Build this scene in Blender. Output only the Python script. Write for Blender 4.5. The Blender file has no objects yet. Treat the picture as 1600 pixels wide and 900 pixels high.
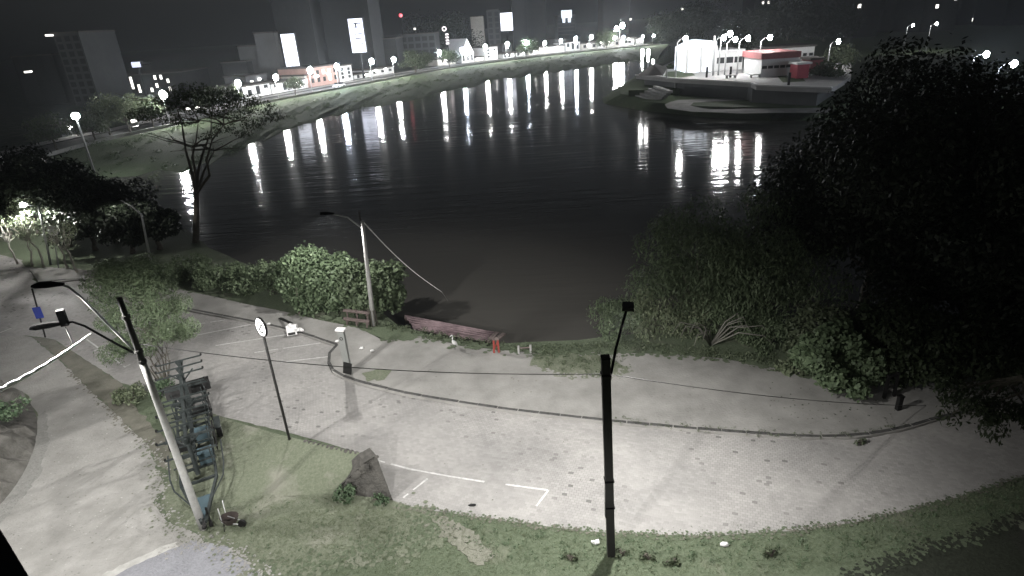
import bpy, math, random
import numpy as np
from mathutils import Vector, Matrix
from mathutils.geometry import tessellate_polygon
random.seed(7); rng = np.random.default_rng(7)
S = bpy.context.scene
COL = S.collection
R = math.radians
# ------------------------------------------------------------------ camera
CAM_H, FPX = 16.0, 961.0
pitch, roll = R(23.6), R(3.6)
FW = Vector((0, math.cos(pitch), -math.sin(pitch)))
_rt = Vector((1, 0, 0)); _up = _rt.cross(FW)
RT = (_rt*math.cos(roll) - _up*math.sin(roll)).normalized()
UP = (_up*math.cos(roll) + _rt*math.sin(roll)).normalized()
cam = bpy.data.cameras.new('camera'); cam.sensor_width = 36; cam.lens = 36*FPX/1600
cam.clip_end = 6000; cam.clip_start = 0.1
co = bpy.data.objects.new('camera', cam); COL.objects.link(co)
M = Matrix((RT, UP, -FW)).transposed().to_4x4(); M.translation = (0, 0, CAM_H)
co.matrix_world = M; S.camera = co
# ------------------------------------------------------------------ world, moon, exposure
SUN_EL, SUN_AZ = R(28), R(200)
w = bpy.data.worlds.new('World'); S.world = w; w.use_nodes = True
nt = w.node_tree; nt.nodes.clear()
sky = nt.nodes.new('ShaderNodeTexSky'); sky.sky_type = 'NISHITA'; sky.sun_disc = False
sky.sun_elevation = SUN_EL; sky.sun_rotation = SUN_AZ; sky.dust_density = 3
hs = nt.nodes.new('ShaderNodeHueSaturation'); hs.inputs['Saturation'].default_value = 0.45
bg = nt.nodes.new('ShaderNodeBackground'); bg.inputs['Strength'].default_value = 0.0038
ow = nt.nodes.new('ShaderNodeOutputWorld')
nt.links.new(sky.outputs[0], hs.inputs['Color']); nt.links.new(hs.outputs[0], bg.inputs[0]); nt.links.new(bg.outputs[0], ow.inputs[0])
sl = bpy.data.lights.new('moon', 'SUN'); sl.energy = 0.012; sl.angle = R(0.5); sl.color = (1, .97, .92)
so = bpy.data.objects.new('moon', sl); COL.objects.link(so); so.rotation_euler = (R(50), 0, R(-20))
S.view_settings.view_transform = 'Standard'; S.view_settings.look = 'None'
S.view_settings.exposure = 0; S.view_settings.gamma = 1
S.render.engine = 'CYCLES'
S.cycles.use_denoising = True
S.cycles.max_bounces = 5; S.cycles.diffuse_bounces = 2; S.cycles.glossy_bounces = 3
S.cycles.sample_clamp_indirect = 4; S.cycles.use_light_tree = True
# power of the lamps (W) in one place
PW = dict(twin=105, centre=490, riverside=120, promenade=10, grove=120, offleft=300, offnear=140)
FAR_E = 500.0            # radiance of the far street globes

# ------------------------------------------------------------------ projection helpers (photo pixel -> place)
CP = Vector((0, 0, CAM_H))
def ray(x, y): return (FW*FPX + RT*(x-800) - UP*(y-450)).normalized()
def P(x, y, z=0.0):
    d = ray(x, y); t = (z-CAM_H)/d.z
    return CP + d*t
def PY(x, y, Y):
    d = ray(x, y); return CP + d*(Y/d.y)
def proj(q):
    v = Vector(q)-CP; ww = v.dot(FW); return 800+FPX*v.dot(RT)/ww, 450-FPX*v.dot(UP)/ww
def near(x, y, p):
    d = ray(x, y); return CP + d*((Vector(p)-CP).dot(d))
def top_z(x, y, ypix):
    lo, hi = -2.0, 300.0
    for _ in range(50):
        m = (lo+hi)/2
        q = Vector((x, y, m))-CP
        if q.dot(FW) > .05 and proj((x, y, m))[1] > ypix: lo = m
        else: hi = m
    return lo

# ------------------------------------------------------------------ materials
def new_mat(name):
    m = bpy.data.materials.new(name); m.use_nodes = True
    return m, m.node_tree.nodes, m.node_tree.links, m.node_tree.nodes['Principled BSDF']
def mat(name, c, rough=.7, metal=0, var=.25, scale=3.0, bump=0.0, c2=None, spec=.3, bscale=None):
    m, N, L, b = new_mat(name)
    b.inputs['Roughness'].default_value = rough; b.inputs['Metallic'].default_value = metal
    b.inputs['Specular IOR Level'].default_value = spec
    g = N.new('ShaderNodeNewGeometry')
    n = N.new('ShaderNodeTexNoise'); n.inputs['Scale'].default_value = scale; n.inputs['Detail'].default_value = 6
    n.inputs['Roughness'].default_value = .65
    L.new(g.outputs['Position'], n.inputs['Vector'])
    r = N.new('ShaderNodeValToRGB'); r.color_ramp.elements[0].position = .3; r.color_ramp.elements[1].position = .7
    d = c2 if c2 else tuple(x*(1-var) for x in c)
    r.color_ramp.elements[0].color = (*d, 1); r.color_ramp.elements[1].color = (*c, 1)
    L.new(n.outputs['Fac'], r.inputs[0]); L.new(r.outputs[0], b.inputs['Base Color'])
    if bump:
        n2 = N.new('ShaderNodeTexNoise'); n2.inputs['Scale'].default_value = bscale or scale*6; n2.inputs['Detail'].default_value = 4
        L.new(g.outputs['Position'], n2.inputs['Vector'])
        bp = N.new('ShaderNodeBump'); bp.inputs['Strength'].default_value = bump; bp.inputs['Distance'].default_value = .05
        L.new(n2.outputs['Fac'], bp.inputs['Height']); L.new(bp.outputs[0], b.inputs['Normal'])
    return m
def emit(name, c, s):
    m, N, L, b = new_mat(name)
    b.inputs['Base Color'].default_value = (.8, .8, .8, 1)
    b.inputs['Emission Color'].default_value = (*c, 1); b.inputs['Emission Strength'].default_value = s
    return m
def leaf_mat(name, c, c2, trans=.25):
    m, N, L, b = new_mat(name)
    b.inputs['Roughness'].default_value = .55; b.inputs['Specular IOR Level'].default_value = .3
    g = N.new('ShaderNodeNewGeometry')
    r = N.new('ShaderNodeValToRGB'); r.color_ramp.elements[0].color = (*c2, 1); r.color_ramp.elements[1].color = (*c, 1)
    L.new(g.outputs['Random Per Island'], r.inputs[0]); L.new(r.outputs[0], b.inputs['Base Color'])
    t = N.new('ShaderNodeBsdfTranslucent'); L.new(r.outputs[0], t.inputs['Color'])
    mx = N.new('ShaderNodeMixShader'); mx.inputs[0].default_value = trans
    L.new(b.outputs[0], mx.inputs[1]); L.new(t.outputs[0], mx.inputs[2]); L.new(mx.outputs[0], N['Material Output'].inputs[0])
    return m
def math_node(N, L, op, a, b=None):
    n = N.new('ShaderNodeMath'); n.operation = op
    for i, v in enumerate((a, b)):
        if v is None: continue
        if isinstance(v, (int, float)): n.inputs[i].default_value = v
        else: L.new(v, n.inputs[i])
    return n.outputs[0]
def cobble_mat(name, c, c2, ang, sx, sy, dark=.035, joint=.12):
    """setts: real joints as relief, large stains, and odd darker stones"""
    m, N, L, b = new_mat(name)
    b.inputs['Roughness'].default_value = .8; b.inputs['Specular IOR Level'].default_value = .2
    g = N.new('ShaderNodeNewGeometry')
    mp = N.new('ShaderNodeMapping'); mp.inputs['Rotation'].default_value = (0, 0, ang)
    L.new(g.outputs['Position'], mp.inputs[0])
    nw = N.new('ShaderNodeTexNoise'); nw.inputs['Scale'].default_value = .5
    L.new(mp.outputs[0], nw.inputs['Vector'])
    wv = N.new('ShaderNodeVectorMath'); wv.operation = 'SCALE'; wv.inputs['Scale'].default_value = .35
    L.new(nw.outputs['Color'], wv.inputs[0])
    ad = N.new('ShaderNodeVectorMath'); L.new(mp.outputs[0], ad.inputs[0]); L.new(wv.outputs[0], ad.inputs[1])
    sp = N.new('ShaderNodeSeparateXYZ'); L.new(ad.outputs[0], sp.inputs[0])
    v = math_node(N, L, 'DIVIDE', sp.outputs[1], sy); row = math_node(N, L, 'FLOOR', v)
    par = math_node(N, L, 'MULTIPLY', math_node(N, L, 'FLOORED_MODULO', row, 2.0), .5)
    u = math_node(N, L, 'ADD', math_node(N, L, 'DIVIDE', sp.outputs[0], sx), par); colm = math_node(N, L, 'FLOOR', u)
    cb = N.new('ShaderNodeCombineXYZ'); L.new(colm, cb.inputs[0]); L.new(row, cb.inputs[1])
    wn = N.new('ShaderNodeTexWhiteNoise'); wn.noise_dimensions = '2D'; L.new(cb.outputs[0], wn.inputs['Vector'])
    fu = math_node(N, L, 'PINGPONG', u, .5); fv = math_node(N, L, 'PINGPONG', v, .5)
    mn = math_node(N, L, 'MINIMUM', fu, fv)
    jt = math_node(N, L, 'LESS_THAN', mn, joint*.5)
    ns = N.new('ShaderNodeTexNoise'); ns.inputs['Scale'].default_value = .28; ns.inputs['Detail'].default_value = 7
    ns.inputs['Roughness'].default_value = .6
    L.new(g.outputs['Position'], ns.inputs['Vector'])
    r = N.new('ShaderNodeValToRGB'); r.color_ramp.elements[0].position = .32; r.color_ramp.elements[1].position = .66
    r.color_ramp.elements[0].color = (*c2, 1); r.color_ramp.elements[1].color = (*c, 1)
    L.new(ns.outputs['Fac'], r.inputs[0])
    var = math_node(N, L, 'ADD', math_node(N, L, 'MULTIPLY', wn.outputs['Value'], .16), .9)
    dk = math_node(N, L, 'MULTIPLY', math_node(N, L, 'GREATER_THAN', wn.outputs['Value'], 1-dark), .55)
    # patches where the stones are worn differently
    n3 = N.new('ShaderNodeTexNoise'); n3.inputs['Scale'].default_value = .16; L.new(g.outputs['Position'], n3.inputs['Vector'])
    pt = N.new('ShaderNodeMapRange'); pt.inputs[1].default_value = .42; pt.inputs[2].default_value = .6
    L.new(n3.outputs['Fac'], pt.inputs[0])
    dk = math_node(N, L, 'MULTIPLY', dk, pt.outputs[0])
    jd = math_node(N, L, 'MULTIPLY', math_node(N, L, 'MULTIPLY', jt, .3), pt.outputs[0])
    k = math_node(N, L, 'SUBTRACT', math_node(N, L, 'SUBTRACT', var, dk), jd)
    vm = N.new('ShaderNodeVectorMath'); vm.operation = 'SCALE'; L.new(r.outputs[0], vm.inputs[0]); L.new(k, vm.inputs['Scale'])
    L.new(vm.outputs[0], b.inputs['Base Color'])
    hgt = math_node(N, L, 'MINIMUM', math_node(N, L, 'MULTIPLY', mn, 5.0), .6)
    hgt = math_node(N, L, 'ADD', hgt, math_node(N, L, 'MULTIPLY', wn.outputs['Value'], .5))
    bp = N.new('ShaderNodeBump'); bp.inputs['Strength'].default_value = .35; bp.inputs['Distance'].default_value = .02
    L.new(hgt, bp.inputs['Height']); L.new(bp.outputs[0], b.inputs['Normal'])
    return m
def grass_mat(name, c, c2, dirt, amt=.55):
    m, N, L, b = new_mat(name)
    b.inputs['Roughness'].default_value = .85; b.inputs['Specular IOR Level'].default_value = .1
    g = N.new('ShaderNodeNewGeometry')
    a = N.new('ShaderNodeTexNoise'); a.inputs['Scale'].default_value = 9; a.inputs['Detail'].default_value = 8; a.inputs['Roughness'].default_value = .75
    d = N.new('ShaderNodeTexNoise'); d.inputs['Scale'].default_value = .45; d.inputs['Detail'].default_value = 6; d.inputs['Roughness'].default_value = .65
    for n in (a, d): L.new(g.outputs['Position'], n.inputs['Vector'])
    r = N.new('ShaderNodeValToRGB'); r.color_ramp.elements[0].position = .35; r.color_ramp.elements[1].position = .68
    r.color_ramp.elements[0].color = (*c2, 1); r.color_ramp.elements[1].color = (*c, 1); L.new(a.outputs['Fac'], r.inputs[0])
    q = N.new('ShaderNodeValToRGB'); q.color_ramp.elements[0].position = amt; q.color_ramp.elements[1].position = amt+.16
    L.new(d.outputs['Fac'], q.inputs[0])
    mx = N.new('ShaderNodeMixRGB'); L.new(q.outputs[0], mx.inputs[0]); L.new(r.outputs[0], mx.inputs[1]); mx.inputs[2].default_value = (*dirt, 1)
    L.new(mx.outputs[0], b.inputs['Base Color'])
    bp = N.new('ShaderNodeBump'); bp.inputs['Strength'].default_value = .6; bp.inputs['Distance'].default_value = .08
    L.new(a.outputs['Fac'], bp.inputs['Height']); L.new(bp.outputs[0], b.inputs['Normal'])
    return m

MT = {}
MT['pave'] = cobble_mat('setts', (.36, .352, .34), (.25, .246, .24), .35, .17, .12, .028, .10)
MT['lane'] = mat('lane_dust', (.35, .345, .33), .9, c2=(.235, .232, .218), scale=.75, bump=.6, bscale=11)
MT['walk'] = mat('promenade_sand', (.33, .325, .31), .9, c2=(.19, .188, .178), scale=.45, bump=.4, bscale=10)
MT['dirt'] = mat('dirt', (.19, .185, .155), .95, c2=(.10, .10, .08), scale=.8, bump=.6, bscale=9)
MT['pale'] = mat('pale_cement', (.48, .475, .46), .9, scale=3, bump=.3, c2=(.33, .33, .31))
MT['earth'] = mat('bank_earth', (.15, .145, .135), .95, c2=(.07, .068, .06), scale=2.2, bump=.9, bscale=12)
MT['gravel'] = mat('gravel', (.28, .28, .265), .95, c2=(.2, .2, .19), scale=7, bump=.9, bscale=14)
MT['gravel_blue'] = mat('gravel_blue', (.29, .295, .32), .95, c2=(.22, .225, .245), scale=9, bump=.9, bscale=14)
MT['grass'] = grass_mat('grass', (.20, .22, .165), (.12, .137, .095), (.26, .26, .22), .54)
MT['grass2'] = grass_mat('grass_green', (.145, .172, .12), (.08, .103, .064), (.18, .188, .145), .57)
MT['vergeshade'] = grass_mat('verge_shade', (.055, .062, .048), (.03, .035, .026), (.05, .05, .045), .55)  # dark green stands in for shade over ordinary grass
MT['farland'] = grass_mat('far_ground', (.05, .06, .045), (.03, .04, .03), (.08, .08, .07), .5)
MT['bank'] = grass_mat('bank_grass', (.13, .165, .10), (.05, .065, .038), (.15, .15, .12), .58)
MT['asphalt'] = mat('asphalt', (.055, .055, .055), .85, scale=2, bump=.2)
MT['street'] = mat('street_asphalt', (.16, .16, .16), .8, scale=.3)
MT['kerb'] = mat('kerb_stone', (.10, .10, .097), .85, scale=5, bump=.5, c2=(.035, .035, .034))  # stone darkened to stand in for the shaded kerb face
MT['stone'] = mat('rubble', (.12, .115, .105), .9, scale=3, bump=.9, c2=(.04, .039, .036))
MT['paint'] = mat('white_paint', (.66, .66, .65), .7, scale=7, c2=(.38, .38, .375))
MT['conc'] = mat('concrete', (.36, .36, .35), .85, scale=1.2, bump=.2, c2=(.26, .26, .255))
MT['unlit'] = mat('unlit_black', (.006, .006, .006), .9, scale=5, spec=.02)  # near-black colour stands in for shade on lamp heads and fittings
MT['flag'] = mat('flagstone', (.235, .235, .20), .9, scale=4, bump=.5, c2=(.15, .155, .12))
MT['deck'] = mat('plaza_paving', (.46, .45, .45), .8, scale=.3, c2=(.34, .34, .34))
MT['wallgrey'] = mat('wall_grey', (.26, .27, .26), .85, scale=.5)
MT['dark'] = mat('dark_iron', (.022, .022, .022), .55, .3, scale=5)
MT['darkpole'] = mat('dark_pole', (.022, .022, .021), .75, scale=4, bump=.3)
MT['galv'] = mat('galvanised', (.42, .43, .43), .45, .5, scale=6)
MT['concpole'] = mat('pole_concrete', (.40, .40, .39), .8, scale=5, bump=.2)
MT['trailer'] = mat('trailer_steel', (.06, .07, .07), .55, .3, scale=6, c2=(.028, .034, .034))
MT['bluebox'] = mat('blue_box', (.075, .115, .135), .5, scale=5)
MT['blue'] = mat('blue_sign', (.03, .06, .42), .5, scale=5)
MT['white'] = mat('white', (.8, .8, .8), .6, scale=6, var=.12)
MT['black'] = mat('black', (.012, .012, .012), .6, scale=6)
MT['wood'] = mat('old_wood', (.17, .135, .125), .8, scale=7, bump=.4, c2=(.09, .072, .07))
MT['plank'] = mat('dock_plank', (.33, .25, .265), .8, scale=1.1, bump=.4, c2=(.15, .11, .118))
MT['bark'] = mat('bark', (.13, .12, .10), .9, scale=8, bump=.6, c2=(.06, .055, .045))
MT['palebark'] = mat('pale_bark', (.36, .35, .31), .9, scale=8, bump=.4)
MT['midbark'] = mat('mid_bark', (.22, .215, .19), .9, scale=8, bump=.4)
MT['red'] = mat('red_paint', (.27, .055, .045), .6, scale=5)
MT['kioskred'] = mat('kiosk_red', (.45, .07, .10), .6, scale=2)
MT['redroof'] = mat('red_roof', (.34, .13, .13), .7, scale=2)
MT['cream'] = mat('cream_wall', (.6, .58, .54), .8, scale=.4)
MT['pink'] = mat('pink_wall', (.5, .33, .29), .8, scale=.4)
MT['bwhite'] = mat('white_wall', (.72, .72, .72), .8, scale=.4, var=.15)
MT['bmid'] = mat('mid_wall', (.16, .165, .17), .85, scale=.2)
MT['bgrey'] = mat('grey_wall', (.085, .09, .093), .85, scale=.2)
MT['bdark'] = mat('dark_wall', (.03, .032, .035), .85, scale=.2)
MT['roof'] = mat('roof_dark', (.10, .09, .085), .85, scale=1)
MT['glass'] = mat('window_glass', (.04, .042, .044), .5, scale=1, spec=.08)
MT['litwin'] = emit('lit_window', (1, .95, .88), 2.2)
MT['panel'] = emit('backlit_panel', (.84, .87, 1.0), 1.5)
MT['panelB'] = emit('backlit_panel_blue', (.72, .76, 1.0), 1.3)
MT['whiteglow'] = emit('white_glow', (.80, .88, 1.0), 1.5)  # emission stands in for floodlight on the stage; the lantern shares it
MT['lamp'] = emit('lamp_white', (1, 1, .98), FAR_E)
MT['lampblue'] = emit('lamp_bluish', (.8, .88, 1.0), FAR_E)
MT['plazaglow'] = emit('plaza_glow', (1, 1, .98), 45)
MT['lamppark'] = emit('lamp_park', (1, 1, .99), 220)
MT['lampbig'] = emit('lamp_big', (.95, 1, 1), 300)
MT['lens'] = emit('lamp_lens', (1, 1, .97), 6)
MT['walllamp'] = emit('wall_lamp_glow', (1, .98, .94), 45)
MT['redlight'] = emit('red_beacon', (1, .08, .12), 2.2)
MT['cyan'] = emit('cyan_light', (.2, .85, 1.0), 8)
MT['neon'] = emit('neon_pale', (1, .78, .8), 1.1)
MT['leaf'] = leaf_mat('leaf_mid', (.12, .145, .09), (.06, .08, .045))
MT['leafB'] = leaf_mat('leaf_bright', (.125, .18, .105), (.05, .085, .045))
MT['leafT'] = leaf_mat('turf_blade', (.20, .235, .15), (.10, .125, .07), .2)
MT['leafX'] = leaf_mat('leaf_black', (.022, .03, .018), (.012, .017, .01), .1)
MT['leafD'] = leaf_mat('leaf_dark', (.055, .075, .04), (.03, .042, .022))
MT['leafO'] = leaf_mat('leaf_olive', (.15, .195, .115), (.065, .09, .05))
MT['leafH'] = leaf_mat('leaf_fresh', (.16, .215, .125), (.075, .11, .06))
MT['leafP'] = leaf_mat('leaf_pale', (.19, .22, .14), (.10, .13, .075))
MT['wire'] = mat('wire', (.05, .05, .05), .6, scale=5)
MT['cable'] = mat('white_cable', (.8, .8, .8), .5, scale=5, var=.1)

def water_mat():
    m, N, L, b = new_mat('river_water')
    b.inputs['Base Color'].default_value = (.085, .082, .075, 1)
    b.inputs['Roughness'].default_value = .085; b.inputs['IOR'].default_value = 1.33
    g = N.new('ShaderNodeNewGeometry')
    mp = N.new('ShaderNodeMapping'); mp.inputs['Rotation'].default_value = (0, 0, .06); mp.inputs['Scale'].default_value = (.13, .8, 1)
    L.new(g.outputs['Position'], mp.inputs[0])
    n = N.new('ShaderNodeTexNoise'); n.inputs['Scale'].default_value = .8; n.inputs['Detail'].default_value = 3.5; n.inputs['Roughness'].default_value = .62
    L.new(mp.outputs[0], n.inputs['Vector'])
    # calm and ruffled areas
    n2 = N.new('ShaderNodeTexNoise'); n2.inputs['Scale'].default_value = .035; L.new(g.outputs['Position'], n2.inputs['Vector'])
    mr = N.new('ShaderNodeMapRange'); mr.inputs[1].default_value = .38; mr.inputs[2].default_value = .62; mr.inputs[3].default_value = .25; mr.inputs[4].default_value = 1.0
    L.new(n2.outputs['Fac'], mr.inputs[0])
    bp = N.new('ShaderNodeBump'); bp.inputs['Distance'].default_value = .09
    L.new(mr.outputs[0], bp.inputs['Strength'])
    L.new(n.outputs['Fac'], bp.inputs['Height']); L.new(bp.outputs[0], b.inputs['Normal'])
    return m
MT['water'] = water_mat()

# ------------------------------------------------------------------ mesh helpers
class MB:
    def __init__(s): s.v = []; s.f = []
    def add(s, vs, fs):
        b = len(s.v); s.v += [tuple(v) for v in vs]; s.f += [tuple(i+b for i in f) for f in fs]; return s
    def box(s, c, size, rz=0, tilt=None):
        hx, hy, hz = [k/2 for k in size]; q = Matrix.Rotation(rz, 3, 'Z')
        if tilt is not None: q = q @ tilt
        vs = [Vector(c) + q @ Vector((sx*hx, sy*hy, sz*hz)) for sz in (-1, 1) for sx, sy in ((-1, -1), (1, -1), (1, 1), (-1, 1))]
        return s.add(vs, [(3, 2, 1, 0), (4, 5, 6, 7), (0, 1, 5, 4), (1, 2, 6, 5), (2, 3, 7, 6), (3, 0, 4, 7)])
    def beam(s, a, b, wd, ht, up=Vector((0, 0, 1))):
        a, b = Vector(a), Vector(b); d = (b-a).normalized()
        sd = d.cross(up)
        if sd.length < 1e-4: sd = d.cross(Vector((1, 0, 0)))
        sd.normalize(); u = sd.cross(d)
        vs = [p + sd*(i*wd/2) + u*(j*ht/2) for p in (a, b) for i, j in ((-1, -1), (1, -1), (1, 1), (-1, 1))]
        return s.add(vs, [(0, 1, 2, 3), (7, 6, 5, 4), (4, 5, 1, 0), (5, 6, 2, 1), (6, 7, 3, 2), (7, 4, 0, 3)])
    def tube(s, pts, rad, n=8, cap=True):
        pts = [Vector(p) for p in pts]
        if not hasattr(rad, '__len__'): rad = [rad]*len(pts)
        rings = []; ref = None
        for i, p in enumerate(pts):
            d = (pts[min(i+1, len(pts)-1)] - pts[max(i-1, 0)])
            d = d.normalized() if d.length > 1e-9 else Vector((0, 0, 1))
            if ref is None: ref = Vector((0, 0, 1)) if abs(d.z) < .9 else Vector((1, 0, 0))
            sd = d.cross(ref).normalized(); u = sd.cross(d)
            rings.append([p + (sd*math.cos(2*math.pi*k/n) + u*math.sin(2*math.pi*k/n))*rad[i] for k in range(n)])
        vs = [v for r in rings for v in r]; fs = []
        for i in range(len(pts)-1):
            for k in range(n):
                fs.append((i*n+k, i*n+(k+1) % n, (i+1)*n+(k+1) % n, (i+1)*n+k))
        if cap:
            fs.append(tuple(range(n))[::-1]); fs.append(tuple((len(pts)-1)*n+k for k in range(n)))
        return s.add(vs, fs)
    def ball(s, c, r, nu=10, nv=6, jit=0):
        if not hasattr(r, '__len__'): r = (r, r, r)
        vs = [Vector((0, 0, -1))]
        for j in range(1, nv):
            a = -math.pi/2 + math.pi*j/nv
            for i in range(nu):
                k = 1+random.uniform(-jit, jit)
                vs.append(Vector((math.cos(a)*math.cos(2*math.pi*i/nu)*k, math.cos(a)*math.sin(2*math.pi*i/nu)*k, math.sin(a)*k)))
        vs.append(Vector((0, 0, 1)))
        fs = [(0, 1+(i+1) % nu, 1+i) for i in range(nu)]
        for j in range(nv-2):
            for i in range(nu):
                fs.append((1+j*nu+i, 1+j*nu+(i+1) % nu, 1+(j+1)*nu+(i+1) % nu, 1+(j+1)*nu+i))
        t = len(vs)-1
        fs += [(1+(nv-2)*nu+i, 1+(nv-2)*nu+(i+1) % nu, t) for i in range(nu)]
        return s.add([Vector(c)+Vector((v.x*r[0], v.y*r[1], v.z*r[2])) for v in vs], fs)
    def prism(s, pts, z0, z1):
        n = len(pts); pts = [Vector((p[0], p[1], 0)) for p in pts]
        area = sum(pts[i].x*pts[(i+1) % n].y - pts[(i+1) % n].x*pts[i].y for i in range(n))
        if area < 0: pts = pts[::-1]
        tri = tessellate_polygon([pts])
        top = [(p.x, p.y, z1) for p in pts]; bot = [(p.x, p.y, z0) for p in pts]
        fs = []
        for t in tri:
            a, b, c = [pts[i] for i in t]
            cr = (b-a).cross(c-a).z
            fs.append(tuple(t) if cr > 0 else tuple(t[::-1]))
        vs = list(top)
        if z0 is not None and z0 < z1:
            vs += bot
            fs += [(i, i+n, (i+1) % n+n, (i+1) % n) for i in range(n)]
        return s.add(vs, fs)

WORLD_ORG = {}
def org(o):
    p = Vector((0, 0, 0))
    while o is not None: p += o.location; o = o.parent
    return p
def obj(name, mb, material, parent=None, smooth=False, loc=None):
    me = bpy.data.meshes.new(name)
    vs = np.array([tuple(v) for v in mb.v], dtype=float)
    if parent is not None: o0 = np.array(org(parent))
    elif loc is not None: o0 = np.array(loc)
    else: o0 = np.array([vs[:, 0].mean(), vs[:, 1].mean(), vs[:, 2].min()])
    me.from_pydata((vs-o0).tolist(), [], mb.f); me.update()
    me.materials.append(material)
    if smooth: me.polygons.foreach_set('use_smooth', [True]*len(me.polygons))
    o = bpy.data.objects.new(name, me); COL.objects.link(o)
    if parent is not None: o.parent = parent
    else: o.location = tuple(o0)
    return o
def thing(name, label, cat, loc=(0, 0, 0), group=None):
    o = bpy.data.objects.new(name, None); COL.objects.link(o); o.location = tuple(loc)
    o.empty_display_size = .2
    o['label'] = label; o['category'] = cat
    if group: o['group'] = group
    return o
def tag(o, label, cat, group=None):
    o['label'] = label; o['category'] = cat
    if group: o['group'] = group
    return o
def struct(name, mb, m): o = obj(name, mb, m); o['kind'] = 'structure'; return o
def stuff(o): o['kind'] = 'stuff'; return o
def copy_tree(o, loc=None, rz=None, sc=None, label=None, parent=None):
    c = o.copy(); COL.objects.link(c)
    if parent is not None: c.parent = parent
    if loc is not None: c.location = tuple(loc)
    if rz is not None: c.rotation_euler = (0, 0, rz)
    if sc is not None: c.scale = (sc, sc, sc) if not hasattr(sc, '__len__') else sc
    if label: c['label'] = label
    for ch in list(o.children): copy_tree(ch, parent=c)
    return c
def densify(pts, step, jit, close=True):
    out = []; n = len(pts)
    for i in range(n if close else n-1):
        a, b = Vector(pts[i]), Vector(pts[(i+1) % n]); k = max(1, int((b-a).length/step))
        k = min(k, 200)
        for j in range(k):
            p = a.lerp(b, j/k)
            if jit: p = p + Vector((random.uniform(-jit, jit), random.uniform(-jit, jit), 0))
            out.append(p)
    if not close: out.append(Vector(pts[-1]))
    return out
def px_poly(px, z=0): return [P(x, y, z) for x, y in px]
def smooth_line(pts, it=2):
    pts = [Vector(p) for p in pts]
    for _ in range(it):
        q = [pts[0]]
        for a, b in zip(pts, pts[1:]): q += [a.lerp(b, .25), a.lerp(b, .75)]
        pts = q+[pts[-1]]
    return pts
def resample(pts, n):
    L = [0]
    for a, b in zip(pts, pts[1:]): L.append(L[-1]+(Vector(b)-Vector(a)).length)
    out = []
    for i in range(n):
        t = L[-1]*i/(n-1); k = 0
        while k < len(L)-2 and L[k+1] < t: k += 1
        f = (t-L[k])/max(1e-9, L[k+1]-L[k]); out.append(Vector(pts[k]).lerp(Vector(pts[k+1]), f))
    return out

# ------------------------------------------------------------------ terrain and water
WZ = -1.5
mb = MB(); mb.add([(-870, -130, WZ), (870, -130, WZ), (870, 1380, WZ), (-870, 1380, WZ)], [(0, 1, 2, 3)])
water = obj('river', mb, MT['water']); water['kind'] = 'structure'
mb = MB(); mb.add([(-870, -130, -4.5), (870, -130, -4.5), (870, 1380, -4.5), (-870, 1380, -4.5)], [(0, 1, 2, 3)])
struct('riverbed', mb, MT['dirt'])

def land(name, outline, ztop, inset, m, zlow=WZ-.6):
    pts = [Vector((p[0], p[1], 0)) for p in outline]; n = len(pts)
    if sum(pts[i].x*pts[(i+1) % n].y-pts[(i+1) % n].x*pts[i].y for i in range(n)) < 0: pts = pts[::-1]
    ins = []
    for i in range(n):
        a, b, c = pts[i-1], pts[i], pts[(i+1) % n]
        d1, d2 = (b-a).normalized(), (c-b).normalized()
        nn = (Vector((-d1.y, d1.x, 0))+Vector((-d2.y, d2.x, 0)))
        nn = nn.normalized() if nn.length > 1e-5 else Vector((-d1.y, d1.x, 0))
        ins.append(b+nn*inset)
    mb = MB(); tri = tessellate_polygon([ins])
    fs = []
    for t in tri:
        a, b, c = [ins[i] for i in t]
        fs.append(tuple(t) if (b-a).cross(c-a).z > 0 else tuple(t[::-1]))
    mb.add([(p.x, p.y, ztop) for p in ins]+[(p.x, p.y, zlow) for p in pts], fs+[(i, i+n, (i+1) % n+n, (i+1) % n) for i in range(n)])
    return struct(name, mb, m)
# near bank: everything on the camera's side
near_px = [(-300, 318), (0, 338), (150, 352), (240, 362), (310, 378), (352, 408), (400, 430), (450, 452), (560, 484), (615, 506),
           (645, 531), (700, 549), (770, 562), (830, 560), (900, 555), (960, 548), (1040, 543), (1120, 546), (1220, 562), (1330, 570), (1460, 560), (1700, 545)]
near_pts = densify([P(x, y, WZ) for x, y in near_px], 1.5, .12, close=False) + [Vector((55, -60, 0)), Vector((-130, -60, 0)), Vector((-130, 60, 0))]
land('ground', near_pts, 0.0, .9, MT['grass2'])
# far bank
shore_px = [(60, 316), (150, 318), (230, 312), (300, 283), (350, 252), (420, 222), (480, 203), (560, 182), (640, 165), (700, 150), (780, 134), (850, 121), (920, 111), (980, 104), (1022, 97)]
road_px = [(-40, 275), (60, 250), (118, 233), (190, 214), (270, 199), (380, 168), (440, 157), (560, 134), (700, 107), (780, 97), (860, 87), (930, 80), (1000, 73), (1045, 69)]
shore = resample(smooth_line([Vector((-260, 60, 0)), Vector((-120, 72, 0))]+[P(x, y, WZ) for x, y in shore_px]), 110)
roadl = resample(smooth_line([Vector((-260, 85, 0)), Vector((-130, 88, 0))]+[P(x, y, 0) for x, y in road_px]), 110)
mb = MB(); K = 7; vs = []
for i in range(110):
    for k in range(K+1):
        f = k/K; p = shore[i].lerp(roadl[i], f)
        z = (WZ-.7) + (0.0-(WZ-.7))*(f**.8)
        if 0 < k < K: z += random.uniform(-.12, .35); p = p+Vector((random.uniform(-.6, .6), random.uniform(-.6, .6), 0))
        vs.append((p.x, p.y, z))
fs = [(i*(K+1)+k, (i+1)*(K+1)+k, (i+1)*(K+1)+k+1, i*(K+1)+k+1) for i in range(109) for k in range(K)]
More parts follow.
